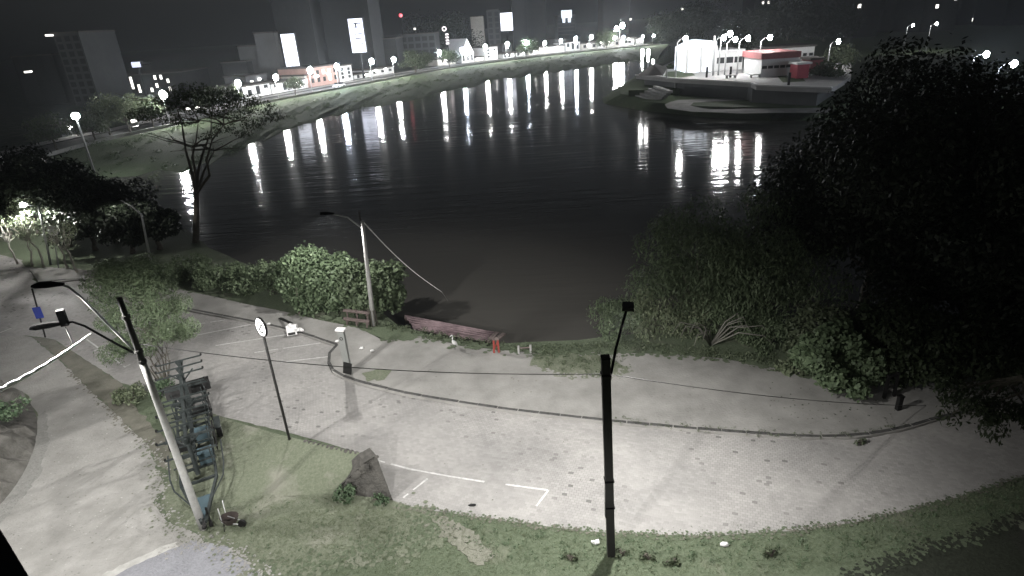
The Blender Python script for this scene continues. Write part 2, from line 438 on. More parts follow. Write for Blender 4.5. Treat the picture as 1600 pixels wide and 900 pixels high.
mb.add(vs, fs); struct('far_bank', mb, MT['bank'])
road_norm = []
for i in range(110):
    d = (roadl[min(i+1, 109)]-roadl[max(i-1, 0)]).normalized(); road_norm.append(Vector((-d.y, d.x, 0)))
def strip(name, o0, o1, z, m):
    mb = MB(); vs = []
    for i in range(110):
        for o in (o0, o1):
            q = roadl[i]+road_norm[i]*o; vs.append((q.x, q.y, z))
    mb.add(vs, [(2*i+1, 2*i, 2*i+2, 2*i+3) for i in range(109)]); return struct(name, mb, m)
strip('riverside_pavement', 0, 2.6, .02, MT['wallgrey'])
strip('riverside_street', 2.6, 11, -.1, MT['street'])
strip('shop_pavement', 11, 15, .02, MT['conc'])
mb = MB()
fp = [roadl[i]+road_norm[i]*14.9 for i in range(0, 110, 2)] + [Vector((420, 1100, 0)), Vector((500, 1380, 0)), Vector((-870, 1380, 0)), Vector((-870, 100, 0))]
mb.prism(fp, None, 0.0); struct('far_ground', mb, MT['farland'])
# right bank with the park on a headland
park_px = [(1060, 93), (1030, 98), (1004, 108), (985, 120), (955, 138), (930, 156), (936, 162), (965, 169), (1020, 177), (1100, 185), (1200, 191), (1290, 190), (1400, 182), (1520, 182), (1640, 188), (1800, 205)]
park_pts = [P(x, y, WZ) for x, y in park_px]
land('park_ground', densify(park_pts, 4, .3, close=False)+[Vector((260, 60, 0)), Vector((700, 200, 0)), Vector((860, 1370, 0)), Vector((330, 700, 0))], .15, 5.0, MT['bank'])

# ------------------------------------------------------------------ near ground sheets
def sheet(name, px, z, m, step=.5, jit=.05, z0=None):
    mb = MB(); mb.prism(densify(px_poly(px, z), step, jit), z0, z); return struct(name, mb, m)
kerb_isl = [(527, 541), (515, 552), (513, 568), (520, 582), (545, 594), (590, 606), (640, 618), (720, 631), (800, 643), (880, 652), (960, 661), (1100, 674), (1250, 685), (1340, 684), (1410, 672), (1480, 650), (1600, 634), (1760, 628)]
kerb_n = [(62, 443), (127, 436), (150, 443), (205, 461), (300, 486), (345, 494), (410, 507), (470, 521), (527, 541)]
pave_px = [(-120, 396), (0, 398), (42, 408), (80, 425), (50, 436)] + kerb_n + kerb_isl[1:] + [(1780, 640), (1760, 720), (1600, 744), (1500, 776), (1400, 802), (1330, 817), (1250, 828), (1100, 837), (960, 833), (860, 823), (780, 812), (700, 801), (640, 792), (607, 783), (560, 760), (560, 706), (470, 681), (330, 646), (255, 620), (190, 598), (130, 560), (85, 530), (40, 524), (-120, 545)]
sheet('parking_lot', pave_px, .004, MT['pave'], .4, .03)
lane_px = [(-160, 520), (50, 526), (80, 552), (110, 578), (150, 618), (190, 655), (225, 690), (245, 730), (258, 762), (240, 785), (262, 815), (305, 832), (330, 868), (430, 960), (60, 965), (-120, 960), (-60, 860), (0, 790), (38, 740), (58, 690), (62, 650), (40, 615), (-160, 600)]
sheet('access_lane', lane_px, .008, MT['lane'], .4, .06)
sheet('dirt_verge', [(52, 527), (84, 531), (130, 561), (190, 599), (215, 640), (262, 690), (268, 740), (250, 730), (225, 690), (190, 655), (150, 618), (108, 575), (78, 548)], .012, MT['dirt'], .3, .08)
sheet('gravel_patch', [(262, 860), (305, 843), (360, 860), (420, 905), (440, 960), (120, 960), (170, 892)], .012, MT['gravel_blue'], .3, .1)
sheet('gutter_strip', [(158, 899), (205, 876), (250, 856), (275, 846), (280, 853), (240, 871), (200, 888), (170, 904)], .0145, MT['pale'], .15, .05)
sheet('gravel_edge', [(72, 640), (76, 690), (60, 745), (25, 790), (-10, 830), (-20, 800), (20, 750), (50, 700), (60, 650)], .013, MT['gravel'], .2, .07)
# promenade with its kerbs, a real step above the lot
prom_isl = kerb_isl + [(1760, 590), (1400, 600), (1300, 592), (1220, 577), (1130, 560), (1050, 553), (985, 552), (930, 550), (890, 556), (850, 553), (800, 548), (745, 543), (700, 535), (660, 525), (640, 527), (600, 533)]
sheet('promenade', prom_isl, .11, MT['walk'], .5, .02, 0.0)
prom_n = kerb_n + [(600, 533), (560, 512), (500, 500), (440, 486), (380, 474), (300, 456), (205, 436), (150, 420), (90, 416), (45, 420)]
sheet('riverside_walk', prom_n, .107, MT['walk'], .5, .02, 0.0)
sheet('grass_island', [(835, 556), (880, 552), (930, 556), (965, 565), (990, 578), (970, 588), (930, 593), (890, 592), (850, 580), (830, 570)], .118, MT['grass'], .3, .15)
sheet('grass_patch', [(565, 582), (590, 577), (612, 580), (600, 592), (575, 596)], .119, MT['grass'], .25, .12)
sheet('bank_lawn', [(560, 512), (600, 520), (640, 520), (655, 528), (630, 533), (590, 526), (540, 505), (440, 478), (330, 455), (260, 436), (300, 440), (400, 462), (500, 487)], .116, MT['grass2'], .3, .12)
sheet('west_lawn', [(40, 417), (100, 418), (160, 425), (240, 436), (210, 420), (120, 402), (30, 402)], .115, MT['grass2'], .3, .12)
sheet('verge_shade', [(1310, 905), (1420, 868), (1520, 836), (1600, 806), (1760, 740), (1900, 960), (1200, 960)], .006, MT['vergeshade'], .25, .05)  # shade on the lower right grass, painted as a darker sheet

def kerb(name, px, label):
    t = thing(name, label, 'kerb', P(*px[0]))
    line = smooth_line([P(x, y, 0) for x, y in px], 2)
    L = sum((b-a).length for a, b in zip(line, line[1:])); n = int(L/.95)
    pts = resample(line, n+1)
    for a, b in zip(pts, pts[1:]):
        d = (b-a).normalized()
        m_ = MB(); q = a+d*.02; r = b-d*.02
        off = Vector((random.uniform(-.012, .012), random.uniform(-.012, .012), 0)); h = .125+random.uniform(-.012, .012)
        m_.beam(q+off+Vector((0, 0, h/2)), r+off+Vector((0, 0, h/2)), .15, h)
        obj('kerb_stone', m_, MT['kerb'], t)
kerb('kerb', kerb_isl, 'long curved dark kerb round the sandy promenade island')
kerb('kerb', kerb_n, 'straight dark kerb behind the parking bays beside the riverside walk')

# painted bay lines
def line_mark(a, b, wd=.085, label=None, z=.0085):
    p, q = P(*a), P(*b); d = (q-p).normalized(); s = Vector((-d.y, d.x, 0))*wd/2
    m_ = MB(); n = max(2, int((q-p).length/.25)); last = None
    for i in range(n):
        if random.random() < (.05 if a[1] < 600 else .22): continue
        u, v = p.lerp(q, i/n), p.lerp(q, (i+1)/n); k = random.uniform(.75, 1.1)
        m_.add([u-s*k+Vector((0, 0, z)), v-s*k+Vector((0, 0, z)), v+s*k+Vector((0, 0, z)), u+s*k+Vector((0, 0, z))], [(0, 1, 2, 3)])
    o = struct('bay_line', m_, MT['paint']); return o
for a, b in [((440, 566), (516, 557)), ((390, 552), (508, 535)), ((337, 540), (448, 523)), ((306, 524), (392, 507)), ((305, 507), (352, 500)),
             ((135, 530), (196, 574)), ((138, 552), (157, 544)), ((184, 579), (204, 569)),
             ((592, 720), (640, 733)), ((640, 733), (700, 744)), ((700, 744), (757, 753)), ((790, 757), (856, 766)), ((857, 766), (838, 791)), ((668, 748), (630, 778)), ((0, 520), (18, 513))]:
    line_mark(a, b)

# ------------------------------------------------------------------ grass mound with the broken end of a stone wall
A0, B0, D0, E0, C0 = P(330, 646, .0), P(588, 712, 1.35), P(520, 770, 0), P(614, 782, 0), P(250, 792, 0)
mb = MB(); NU, NV = 26, 16; vs = []
for i in range(NU+1):
    u = i/NU
    for j in range(NV+1):
        v = j/NV
        top = Vector(A0).lerp(Vector(B0), u); bot = Vector(C0).lerp(Vector(D0), u)
        p = top.lerp(bot, v)
        ht = (1.3*u**1.5+.03)
        z = ht*(1-v)**1.1 + .10*math.sin(math.pi*v)*ht
        nz = .05*math.sin(p.x*3.1+p.y*1.7)*math.sin(p.y*2.3)*(0 < j < NV)
        vs.append((p.x, p.y, max(.014, z+nz)))
fs = [(i*(NV+1)+j, i*(NV+1)+j+1, (i+1)*(NV+1)+j+1, (i+1)*(NV+1)+j) for i in range(NU) for j in range(NV)]
b0 = len(vs)
for i in range(NU+1): vs.append((vs[i*(NV+1)][0], vs[i*(NV+1)][1], -.05))
for i in range(NU): fs.append((i*(NV+1), (i+1)*(NV+1), b0+i+1, b0+i))
b1 = len(vs)
for j in range(NV+1):
    q = vs[NU*(NV+1)+j]; vs.append((q[0], q[1], -.05))
for j in range(NV): fs.append((NU*(NV+1)+j, NU*(NV+1)+j+1, b1+j+1, b1+j))
mb.add(vs, fs); struct('grass_mound', mb, MT['grass'])
sheet('mound_lawn', [(250, 786), (268, 740), (258, 700), (262, 640), (300, 640), (335, 648), (430, 700), (560, 735), (614, 784), (662, 796), (680, 840), (400, 900), (305, 832), (265, 815)], .010, MT['grass'], .3, .06)
# rubble wall end, stone by stone
wt = thing('stone_wall', 'broken end of a dark rubble stone wall at the grass mound', 'wall', E0)
wb = Vector((B0.x, B0.y, 0))
core = MB()
tp, e, d_ = Vector(B0), Vector(E0), Vector(D0)
back = Vector((-.35, .5, 0))
core.add([tp+Vector((0, 0, .02)), e, d_, tp+back, e+back, d_+back+Vector((0, 0, -.05)), wb+back], [(0, 2, 1), (3, 4, 5), (0, 1, 4, 3), (0, 3, 5, 2)])
obj('wall_core', core, MT['stone'], wt)
fnw = (e-tp).cross(d_-tp).normalized()
if fnw.y > 0: fnw = -fnw
ux = fnw.cross(Vector((0, 0, 1))).normalized(); uz = ux.cross(fnw)
tpl = P(570, 722, 1.25)
m_ = MB(); m_.add([Vector(tp), Vector(tpl), d_, Vector(tp)+back, Vector(tpl)+back, d_+back], [(0, 1, 2), (3, 5, 4), (0, 3, 4, 1), (1, 4, 5, 2)]); obj('wall_core', m_, MT['stone'], wt)
for n__ in range(110):
    a, b = sorted((random.random(), random.random())); wts = (a, b-a, 1-b)
    p = tp*wts[0]+(e if n__ < 75 else Vector(tpl))*wts[1]+d_*wts[2]
    p = p.lerp((tp+e+d_)/3, .16)
    if p.z < .03: p.z = .06
    s_ = random.uniform(.08, .2); bb_ = MB(); bb_.ball((0, 0, 0), (s_, s_*.16, s_*random.uniform(.5, .8)), 8, 5, .2)
    m_ = MB(); m_.add([p+ux*v[0]+fnw*v[1]+uz*v[2] for v in bb_.v], bb_.f)
    obj('stone', m_, MT['stone'], wt)
for i in range(16):
    p = Vector(A0).lerp(tp, .62+.38*i/15); p.z = 1.3*(.62+.38*i/15)**1.5
    m_ = MB(); s_ = random.uniform(.07, .12); m_.ball(p, (s_, s_, s_*.5), 7, 5, .25); obj('stone', m_, MT['stone'], wt)
# embankment at the left edge
mb = MB(); fpx = [(36, 612), (60, 650), (58, 692), (38, 742), (0, 792), (-60, 850)]
front = resample(smooth_line([P(x, y, 0) for x, y in fpx]), 24); vs = []
for i, p in enumerate(front):
    for k in range(9):
        f = k/8; q = p+Vector((-2.6, -.4, 0))*f*1.2; z = 2.1*(f**.75)
        n_ = random.uniform(-.16, .16) if 0 < k < 8 else 0
        vs.append((q.x+n_, q.y+n_, max(0, z+n_)))
fs = [(i*9+k, i*9+k+1, (i+1)*9+k+1, (i+1)*9+k) for i in range(23) for k in range(8)]
b0 = len(vs)
for i in range(24): q = vs[i*9+8]; vs.append((q[0]-9, q[1]-1, 2.3))
fs += [(i*9+8, b0+i, b0+i+1, (i+1)*9+8) for i in range(23)]
mb.add(vs, fs); struct('embankment', mb, MT['earth'])

# stepping stones of the worn path
pt = thing('stone_path', 'short worn path of pale flat stones crossing the grass verge', 'path', P(665, 806))
pl = resample(smooth_line([P(672, 812), P(700, 826), P(725, 842), P(742, 858), P(756, 874)]), 13)
for i, p in enumerate(pl):
    d = (pl[min(i+1, 12)]-pl[max(i-1, 0)]).normalized(); s_ = Vector((-d.y, d.x, 0)); w_ = .62-.2*abs(i-6)/6
    for q in (-.33, 0, .33):
        if random.random() < .12: continue
        m_ = MB(); pts = []
        for a in range(8):
            t_ = 2*math.pi*a/8; k = random.uniform(.75, 1.15)
            c = p+s_*(q*w_*1.3+random.uniform(-.05, .05))+d*random.uniform(-.06, .06); pts.append((c.x+math.cos(t_)*.2*k, c.y+math.sin(t_)*.17*k))
        m_.prism(pts, 0, .02+random.uniform(-.006, .01)); obj('flagstone', m_, MT['flag'], pt)

exec_order = None
# ------------------------------------------------------------------ foliage builders
def leaf_mesh(name, centers, radii, n, size, material, droop=.3, aspect=.5, shell=.45, flat=1.0):
    """n leaf-shaped quads spread through the clumps"""
    centers = np.array(centers); radii = np.array(radii)
    wts = radii**2; wts = wts/wts.sum()
    idx = rng.choice(len(centers), n, p=wts)
    d = rng.normal(size=(n, 3)); d /= np.linalg.norm(d, axis=1)[:, None]
    rr = (shell+(1-shell)*rng.random(n)**.6)
    rr = np.where(rng.random(n) < .12, rr*1.22, rr)
    off = d*rr[:, None]*radii[idx][:, None]; off[:, 2] *= flat
    p = centers[idx]+off
    nrm = d*.7+rng.normal(size=(n, 3))*.6+np.array([0, 0, .5]); nrm /= np.linalg.norm(nrm, axis=1)[:, None]
    t = rng.normal(size=(n, 3))+np.array([0, 0, -droop*3]); t -= (t*nrm).sum(1)[:, None]*nrm; t /= np.linalg.norm(t, axis=1)[:, None]
    bt = np.cross(nrm, t)
    s = size*rng.uniform(.6, 1.35, n)[:, None]
    v = np.stack([p-t*s*.5, p+bt*s*aspect*.5, p+t*s*.55, p-bt*s*aspect*.5], 1).reshape(-1, 3)
    me = bpy.data.meshes.new(name); me.vertices.add(4*n); me.loops.add(4*n); me.polygons.add(n)
    me.vertices.foreach_set('co', v.ravel()); me.loops.foreach_set('vertex_index', np.arange(4*n))
    me.polygons.foreach_set('loop_start', np.arange(0, 4*n, 4)); me.polygons.foreach_set('loop_total', np.full(n, 4))
    me.update(calc_edges=True); me.materials.append(material)
    return me
def mesh_child(name, me, parent):
    o = bpy.data.objects.new(name, me); COL.objects.link(o); o.parent = parent; return o
def limb_path(a, b, wob=.2, n=5):
    a, b = Vector(a), Vector(b); L = (b-a).length; out = []
    for i in range(n):
        f = i/(n-1); p = a.lerp(b, f)
        if 0 < i: p = p+Vector((random.uniform(-1, 1), random.uniform(-1, 1), random.uniform(-.4, .6)))*wob*L*.2*(1 if i < n-1 else 0)
        out.append(p)
    return out
def tree(name, label, loc, h, crown_r, n, leaf, lmat, bark='bark', trunk_h=None, clumps=16, flat=.85, tr=.18, group=None, droop=.3, cat='tree', aspect=.5, stems=1, squash=1.0, spread=1.0):
    t = thing(name, label, cat, loc, group); loc = Vector(loc)
    th = trunk_h if trunk_h else h*.4
    ccs = []; rads = []; tm = MB()
    ch = (h-th)
    for i in range(clumps):
        a = random.uniform(0, 2*math.pi); r_ = crown_r*math.sqrt(random.random())*.78*spread
        zz = th+ch*(.12+.75*random.random()*(1-.45*(r_/crown_r)**2))
        ccs.append((math.cos(a)*r_, math.sin(a)*r_, zz)); rads.append(crown_r*random.uniform(.26, .46)*squash)
    for s_ in range(stems):
        ang = 2*math.pi*s_/stems
        base = Vector((0, 0, 0)) if stems == 1 else Vector((.12*math.cos(ang), .12*math.sin(ang), 0))
        topp = Vector((random.uniform(-.3, .3)+(.5*math.cos(ang)*crown_r*.5 if stems > 1 else 0), random.uniform(-.3, .3)+(.5*math.sin(ang)*crown_r*.5 if stems > 1 else 0), th*1.05))
        tm.tube([loc+p for p in limb_path(base, topp, .25)], [tr*1.25, tr, tr*.9, tr*.8, tr*.65], 7)
        for i in range(s_, clumps, stems):
            if i < 14: tm.tube([loc+p for p in limb_path(topp*.92, Vector(ccs[i]), .5)], [tr*.5, tr*.38, tr*.26, tr*.16, tr*.06], 5)
    obj('trunk', tm, MT[bark], t, smooth=True)
    mesh_child('crown', leaf_mesh('crown', ccs, rads, n, leaf, MT[lmat], droop, aspect, flat=flat), t)
    return t
def bush(name, label, loc, rx, ry, h, n, leaf, lmat, group=None, cat='shrub', aspect=.6, clumps=14, droop=.3):
    t = thing(name, label, cat, loc, group); ccs = []; rads = []; sm = MB(); L = Vector(loc)
    for i in range(clumps):
        a = random.uniform(0, 2*math.pi); q = math.sqrt(random.random())*.8
        z = h*(.2+.6*random.random()*(1-.5*q*q)); ccs.append((math.cos(a)*q*rx, math.sin(a)*q*ry, z)); rads.append(min(rx, ry, h)*random.uniform(.28, .48))
        if i < 7: sm.tube([L, L+Vector(ccs[-1])*.5+Vector((0, 0, .1)), L+Vector(ccs[-1])], [.05, .035, .012], 5)
    obj('stems', sm, MT['bark'], t)
    mesh_child('foliage', leaf_mesh('foliage', ccs, rads, n, leaf, MT[lmat], droop, aspect), t)
    return t

# ------------------------------------------------------------------ near lamps
def spot(name, parent, loc, power, cone=155, rad=.12, aim=(0, 0, -1), blend=.35, bat=2.3):
    l = bpy.data.lights.new(name, 'SPOT'); l.energy = power*10; l.spot_size = R(cone); l.spot_blend = blend
    l.shadow_soft_size = rad; l.color = (1, .972, .935)
    l.use_nodes = True; N, L_ = l.node_tree.nodes, l.node_tree.links     # street-light optics: throws more light out than straight down
    tc_ = N.new('ShaderNodeTexCoord'); sp_ = N.new('ShaderNodeSeparateXYZ'); L_.new(tc_.outputs['Normal'], sp_.inputs[0])
    c_ = math_node(N, L_, 'MAXIMUM', math_node(N, L_, 'ABSOLUTE', sp_.outputs[2]), .38)
    L_.new(math_node(N, L_, 'POWER', c_, -bat), N['Emission'].inputs['Strength'])
    o = bpy.data.objects.new(name, l); COL.objects.link(o); o.parent = parent
    o.location = Vector(loc)-org(parent)
    o.rotation_euler = Vector(aim).to_track_quat('-Z', 'Y').to_euler(); return o
def lamp_head(parent, pos, d, power, L=.75, W=.3, cone=158, aim=None, name='lamp_head', bat=2.3):
    """cobra-head luminaire: tapered body, emitting lens beneath, its light"""
    pos = Vector(pos); d = Vector((d[0], d[1], 0)).normalized(); s_ = Vector((-d.y, d.x, 0)); m_ = MB()
    prof = [(-.1, .05, .05), (.1, .09, .07), (.35, W*.45, .10), (.7, W*.5, .09), (L+.12, W*.3, .04)]
    vs = []
    for u, wd, ht in prof:
        for i, j in ((-1, -.35), (1, -.35), (1, .2), (.55, 1), (-.55, 1), (-1, .2)):
            vs.append(pos+d*u+s_*wd*i+Vector((0, 0, ht*j)))
    fs = []
    for k in range(len(prof)-1):
        for i in range(6): fs.append((k*6+i, k*6+(i+1) % 6, (k+1)*6+(i+1) % 6, (k+1)*6+i))
    fs += [tuple(range(6))[::-1], tuple(24+i for i in range(6))]
    m_.add(vs, fs); hd = obj(name, m_, MT['unlit'], parent)
    l_ = MB(); l_.box(pos+d*.5+Vector((0, 0, -.036)), (.3, W*.5, .006), math.atan2(d.y, d.x)); obj('lens', l_, MT['lens'], hd)
    spot('lamp_light', parent, pos+d*.5+Vector((0, 0, -.12)), power, cone, aim=aim or (0, 0, -1), bat=bat)
    return hd

# twin-arm pole beside the boat trailer
pb = P(318, 826, 0); pt_top = Vector(pb)
tz = top_z(pb.x, pb.y, 465)
pole = thing('street_lamp', 'tall pale round pole with two lamp arms beside the boat trailer', 'street lamp', pb)
lean = near(186, 465, Vector((pb.x, pb.y, tz)))
mb = MB(); pp = [Vector(pb).lerp(lean, i/8) for i in range(7)]
mb.tube(pp, [.135-.006*i for i in range(7)], 14); obj('pole', mb, MT['concpole'], pole, smooth=True)
mb = MB(); mb.tube([pp[-1], Vector(pb).lerp(lean, 7/8), lean], [.095, .088, .075], 14); obj('pole_top', mb, MT['darkpole'], pole, smooth=True)
att = Vector(pb).lerp(lean, .78)
h1 = near(95, 445, att+Vector((-.8, .2, .9))); h2 = near(100, 505, att+Vector((-.7, -.2, .3)))
for hp, px_ in ((h1, (85, 445)), (h2, (78, 517))):
    dd = (hp-att); dh = Vector((dd.x, dd.y, 0)).normalized()
    mb = MB(); e1 = hp-dh*.1
    mb.tube([att, att.lerp(e1, .35)+Vector((0, 0, .05)), att.lerp(e1, .75)+Vector((0, 0, .18)), att.lerp(e1, .92)+Vector((0, 0, .12)), e1+dh*.1], .035, 8)
    obj('arm', mb, MT['galv'] if hp is h1 else MT['unlit'], pole, smooth=True)
    lamp_head(pole, hp, dh, PW['twin'])
mb = MB(); q = h2-Vector((0, 0, .02)); mb.box(q+Vector((.02, 0, .2)), (.2, .16, .5), .4); obj('control_box', mb, MT['unlit'], pole)
mb = MB(); mb.tube([q+Vector((0, 0, -.1)), q+Vector((.03, 0, -.75))], .014, 6); obj('hanging_rod', mb, MT['dark'], pole)
for k in (.76, .8, .93):
    c = Vector(pb).lerp(lean, k); mb = MB(); mb.tube([c-Vector((0, 0, .05)), c+Vector((0, 0, .05))], .125, 12); obj('clamp', mb, MT['darkpole'], pole)

# square dark pole in the foreground
pc = P(955, 867, 0); zc = top_z(pc.x, pc.y, 558)
cp_ = thing('street_lamp', 'dark square pole with one slanting lamp arm in the foreground verge', 'street lamp', pc)
tc = near(946, 559, Vector((pc.x, pc.y, zc)))
mb = MB(); mb.beam(pc-Vector((0, 0, .1)), tc, .24, .22, Vector((0, 1, 0))); obj('pole', mb, MT['darkpole'], cp_)
mb = MB(); mb.box(pc+Vector((-.16, -.02, 2.2)), (.1, .16, 1.1)); obj('cable_cover', mb, MT['dark'], cp_)
for k in (.28, .42, .93):
    c = Vector(pc).lerp(tc, k); mb = MB(); mb.box(c, (.285, .27, .05)); obj('band', mb, MT['unlit'], cp_)
ca = Vector(pc).lerp(tc, .9); hc = near(978, 487, ca+Vector((.25, 1.6, 1.9)))
mb = MB(); mb.tube([ca+Vector((.1, .05, -.1)), ca.lerp(hc, .5)+Vector((0, 0, -.06)), hc], .04, 8); obj('arm', mb, MT['unlit'], cp_, smooth=True)
mb = MB(); mb.box(tc+Vector((0, 0, .02)), (.25, .23, .05)); obj('cap', mb, MT['unlit'], cp_)
mb = MB(); mb.box(hc+Vector((.1, .2, .06)), (.34, .46, .1), -.2); fl = obj('flood_head', mb, MT['dark'], cp_)
mb = MB(); mb.box(hc+Vector((.1, .2, .006)), (.26, .36, .006), -.2); obj('lens', mb, MT['lens'], fl)
for k in range(4):
    mb = MB(); mb.box(hc+Vector((-.02+.08*k, .2, .13)), (.02, .38, .04), -.2); obj('cooling_fin', mb, MT['dark'], fl)
spot('lamp_light', cp_, hc+Vector((.1, .3, -.1)), PW['centre'], 158, aim=(-.12, .2, -1), bat=.5, blend=.75)

# riverside lamp with its stay
pr = P(584, 508, 0); zr = top_z(pr.x, pr.y, 345)
rp = thing('street_lamp', 'pale leaning lamp pole standing by the leafy bush at the river edge', 'street lamp', pr)
tr_ = near(566, 345, Vector((pr.x, pr.y, zr)))
mb = MB(); mb.tube([pr, Vector(pr).lerp(tr_, .5), tr_], [.15, .125, .1], 12); obj('pole', mb, MT['concpole'], rp, smooth=True)
mb = MB(); mb.box(tr_+Vector((-.1, .05, .15)), (.08, .08, .75)); obj('insulator_bracket', mb, MT['darkpole'], rp)
hr = near(520, 334, Vector(tr_)+Vector((-1.6, .4, .9)))
mb = MB(); mb.tube([Vector(tr_)-Vector((0, 0, .5)), Vector(tr_).lerp(hr, .5), hr], .045, 8); obj('arm', mb, MT['galv'], rp, smooth=True)
lamp_head(rp, hr, hr-Vector(tr_), PW['riverside'], L=.55)
mb = MB()
for k in range(7):
    a = 2*math.pi*k/7; mb.tube([pr+Vector((math.cos(a)*.24, math.sin(a)*.24, 0)), pr+Vector((math.cos(a)*.2, math.sin(a)*.2, .9+.3*random.random()))], .03, 5)
obj('vine_stems', mb, MT['bark'], rp)
stay_end = P(692, 457, WZ)
mid = near(690, 456, Vector(tr_)+Vector((2.5, -.5, -2.6)))
mb = MB(); pts = [Vector(tr_).lerp(mid, i/14)-Vector((0, 0, .35*math.sin(math.pi*i/14))) for i in range(15)]
pts += [mid.lerp(P(700, 470, WZ), i/8) for i in range(1, 9)]
mb.tube(pts, [.034-.0016*min(i, 14) for i in range(15)]+[.006]*8, 6)
tag(obj('stay_cable', mb, MT['cable'], smooth=True), 'white slack cable running from the riverside lamp pole down to the water', 'cable')
# white twisted cable at the left
c0, c1 = PY(-40, 628, 13.5), near(142, 521, att.lerp(h2, .75))
mb = MB(); n_ = 60
for ph in (0, math.pi):
    pts = []; rad = []
    for i in range(n_+1):
        f = i/n_; p = c0.lerp(c1, f)-Vector((0, 0, .12*math.sin(math.pi*f)))
        a = f*math.pi*9+ph; rr = .03*(1-.75*f)
        pts.append(p+Vector((0, math.cos(a)*rr, math.sin(a)*rr))); rad.append(.06*(1-.8*f))
    mb.tube(pts, rad, 6)
tag(obj('twisted_cable', mb, MT['cable'], smooth=True), 'bright white twisted cable tied to the lower lamp arm, crossing the left edge', 'cable')

# promenade lamp and grove lamp in the dark at the left
p5 = P(236, 412, 0); z5 = top_z(p5.x, p5.y, 335); l5 = thing('street_lamp', 'slim lamp pole with curved arm before the dark trees at left', 'street lamp', p5)
t5 = near(221, 335, Vector((p5.x, p5.y, z5))); h5 = near(188, 312, Vector(t5)+Vector((-1, 0, .8)))
mb = MB(); mb.tube([p5, Vector(p5).lerp(t5, .5), t5, t5.lerp(h5, .4)+Vector((0, 0, .15)), h5], [.1, .085, .07, .05, .04], 8); obj('pole', mb, MT['galv'], l5, smooth=True)
lamp_head(l5, h5, h5-t5, PW['promenade'], L=.4)
p6 = P(80, 415, 0); z6 = top_z(p6.x, p6.y, 322); l6 = thing('street_lamp', 'thin straight lamp pole glowing among the pale branches at far left', 'street lamp', p6)
t6 = near(60, 322, Vector((p6.x, p6.y, z6))); h6 = near(36, 320, Vector(t6)+Vector((-1.2, 0, .2)))
mb = MB(); mb.tube([p6, t6], [.09, .06], 8); mb.tube([t6, h6], .035, 6); obj('pole', mb, MT['galv'], l6, smooth=True)
mb = MB(); mb.ball(h6, (.26, .2, .2)); obj('lamp_globe', mb, emit('lamp_grove', (1, 1, .97), 60), l6, smooth=True)
spot('lamp_light', l6, h6-Vector((0, 0, .4)), PW['grove'], 165)
# lamps that stand just outside the photograph and light the lane
def off_lamp(loc, h, d, power, label, cone=160, bat=2.3):
    t = thing('street_lamp', label, 'street lamp', loc); b = Vector(loc); hd = b+Vector((d[0], d[1], h))
    mb = MB(); mb.tube([b, b+Vector((0, 0, h-.5)), b+Vector((d[0]*.4, d[1]*.4, h-.05)), hd], [.14, .1, .05, .04], 10); obj('pole', mb, MT['concpole'], t, smooth=True)
    lamp_head(t, hd, d, power, cone=cone, bat=bat)
off_lamp((-19.5, 8.5, 0), 8.6, (1.2, 1.8), PW['offleft'], 'street lamp beside the access lane, out of frame at lower left', bat=.6)
off_lamp((-7, 1.5, 0), 8.6, (.3, 1.6), PW['offnear'], 'street lamp on the grass verge below the camera, out of frame')

# ------------------------------------------------------------------ boat trailer (rowing shell racks)
H0 = P(319, 818, .45); U_ = Vector((-.455, .89, 0)).normalized(); V_ = Vector((U_.y, -U_.x, 0))
def T(u, v, z): q = H0+U_*u+V_*v; return Vector((q.x, q.y, z))
tr = thing('boat_trailer', 'long steel rowing-boat trailer with stacked cross arms beside the lamp pole', 'trailer', Vector((H0.x, H0.y, 0)))
def tp_(name, mb, m='trailer', parent=None): return obj(name, mb, MT[m], parent or tr)
# drawbar
mb = MB(); mb.add([T(.15, -.07, .5), T(.15, .07, .5), T(1.5, .34, .5), T(1.5, -.34, .5), T(.15, -.07, .44), T(.15, .07, .44), T(1.5, .34, .44), T(1.5, -.34, .44)],
                  [(0, 1, 2, 3), (7, 6, 5, 4), (0, 4, 5, 1), (1, 5, 6, 2), (2, 6, 7, 3), (3, 7, 4, 0)]); tp_('drawbar_plate', mb, 'bluebox')
for s in (-1, 1):
    mb = MB(); mb.beam(T(0, s*.06, .5), T(2.4, s*.62, .55), .09, .13); tp_('drawbar', mb, 'trailer')
    mb = MB(); mb.beam(T(2.35, s*.62, .55), T(10.1, s*.62, .55), .09, .14); tp_('side_rail', mb)
    mb = MB(); mb.tube([T(1.0, s*.3, .55), T(2.2, s*.85, .62), T(2.8, s*.95, .75), T(4.4, s*.98, .8)], .03, 6); tp_('guard_rail', mb)
    mb = MB(); mb.tube([T(6.0, s*.84, .32), T(6.0, s*1.04, .32)], .32, 18); wh = tp_('wheel', mb, 'black')
    mb = MB(); mb.tube([T(6.0, s*1.03, .32), T(6.0, s*1.055, .32)], .18, 14); tp_('rim', mb, 'galv', wh)
    mb = MB(); mb.box(T(6.0, s*.94, .70), (.26, .95, .05), math.atan2(U_.y, U_.x)-math.pi/2); tp_('fender', mb, 'trailer')
mb = MB(); mb.tube([T(-.25, 0, .5), T(.15, 0, .5)], .06, 10); mb.ball(T(-.25, 0, .5), .085); tp_('hitch', mb, 'dark')
mb = MB(); mb.tube([T(.3, .16, .85), T(.3, .16, .12)], .04, 8); mb.tube([T(.3, .11, .13), T(.3, .21, .13)], .13, 12); tp_('jockey_wheel', mb, 'dark')
for u in (2.4, 3.3, 4.3, 5.3, 6.5, 7.5, 8.6, 10.05):
    mb = MB(); mb.beam(T(u, -.62, .56), T(u, .62, .56), .09, .1); tp_('cross_member', mb)
mb = MB(); mb.beam(T(2.4, 0, 2.42), T(9.2, 0, 2.42), .11, .16); tp_('spine_beam', mb)
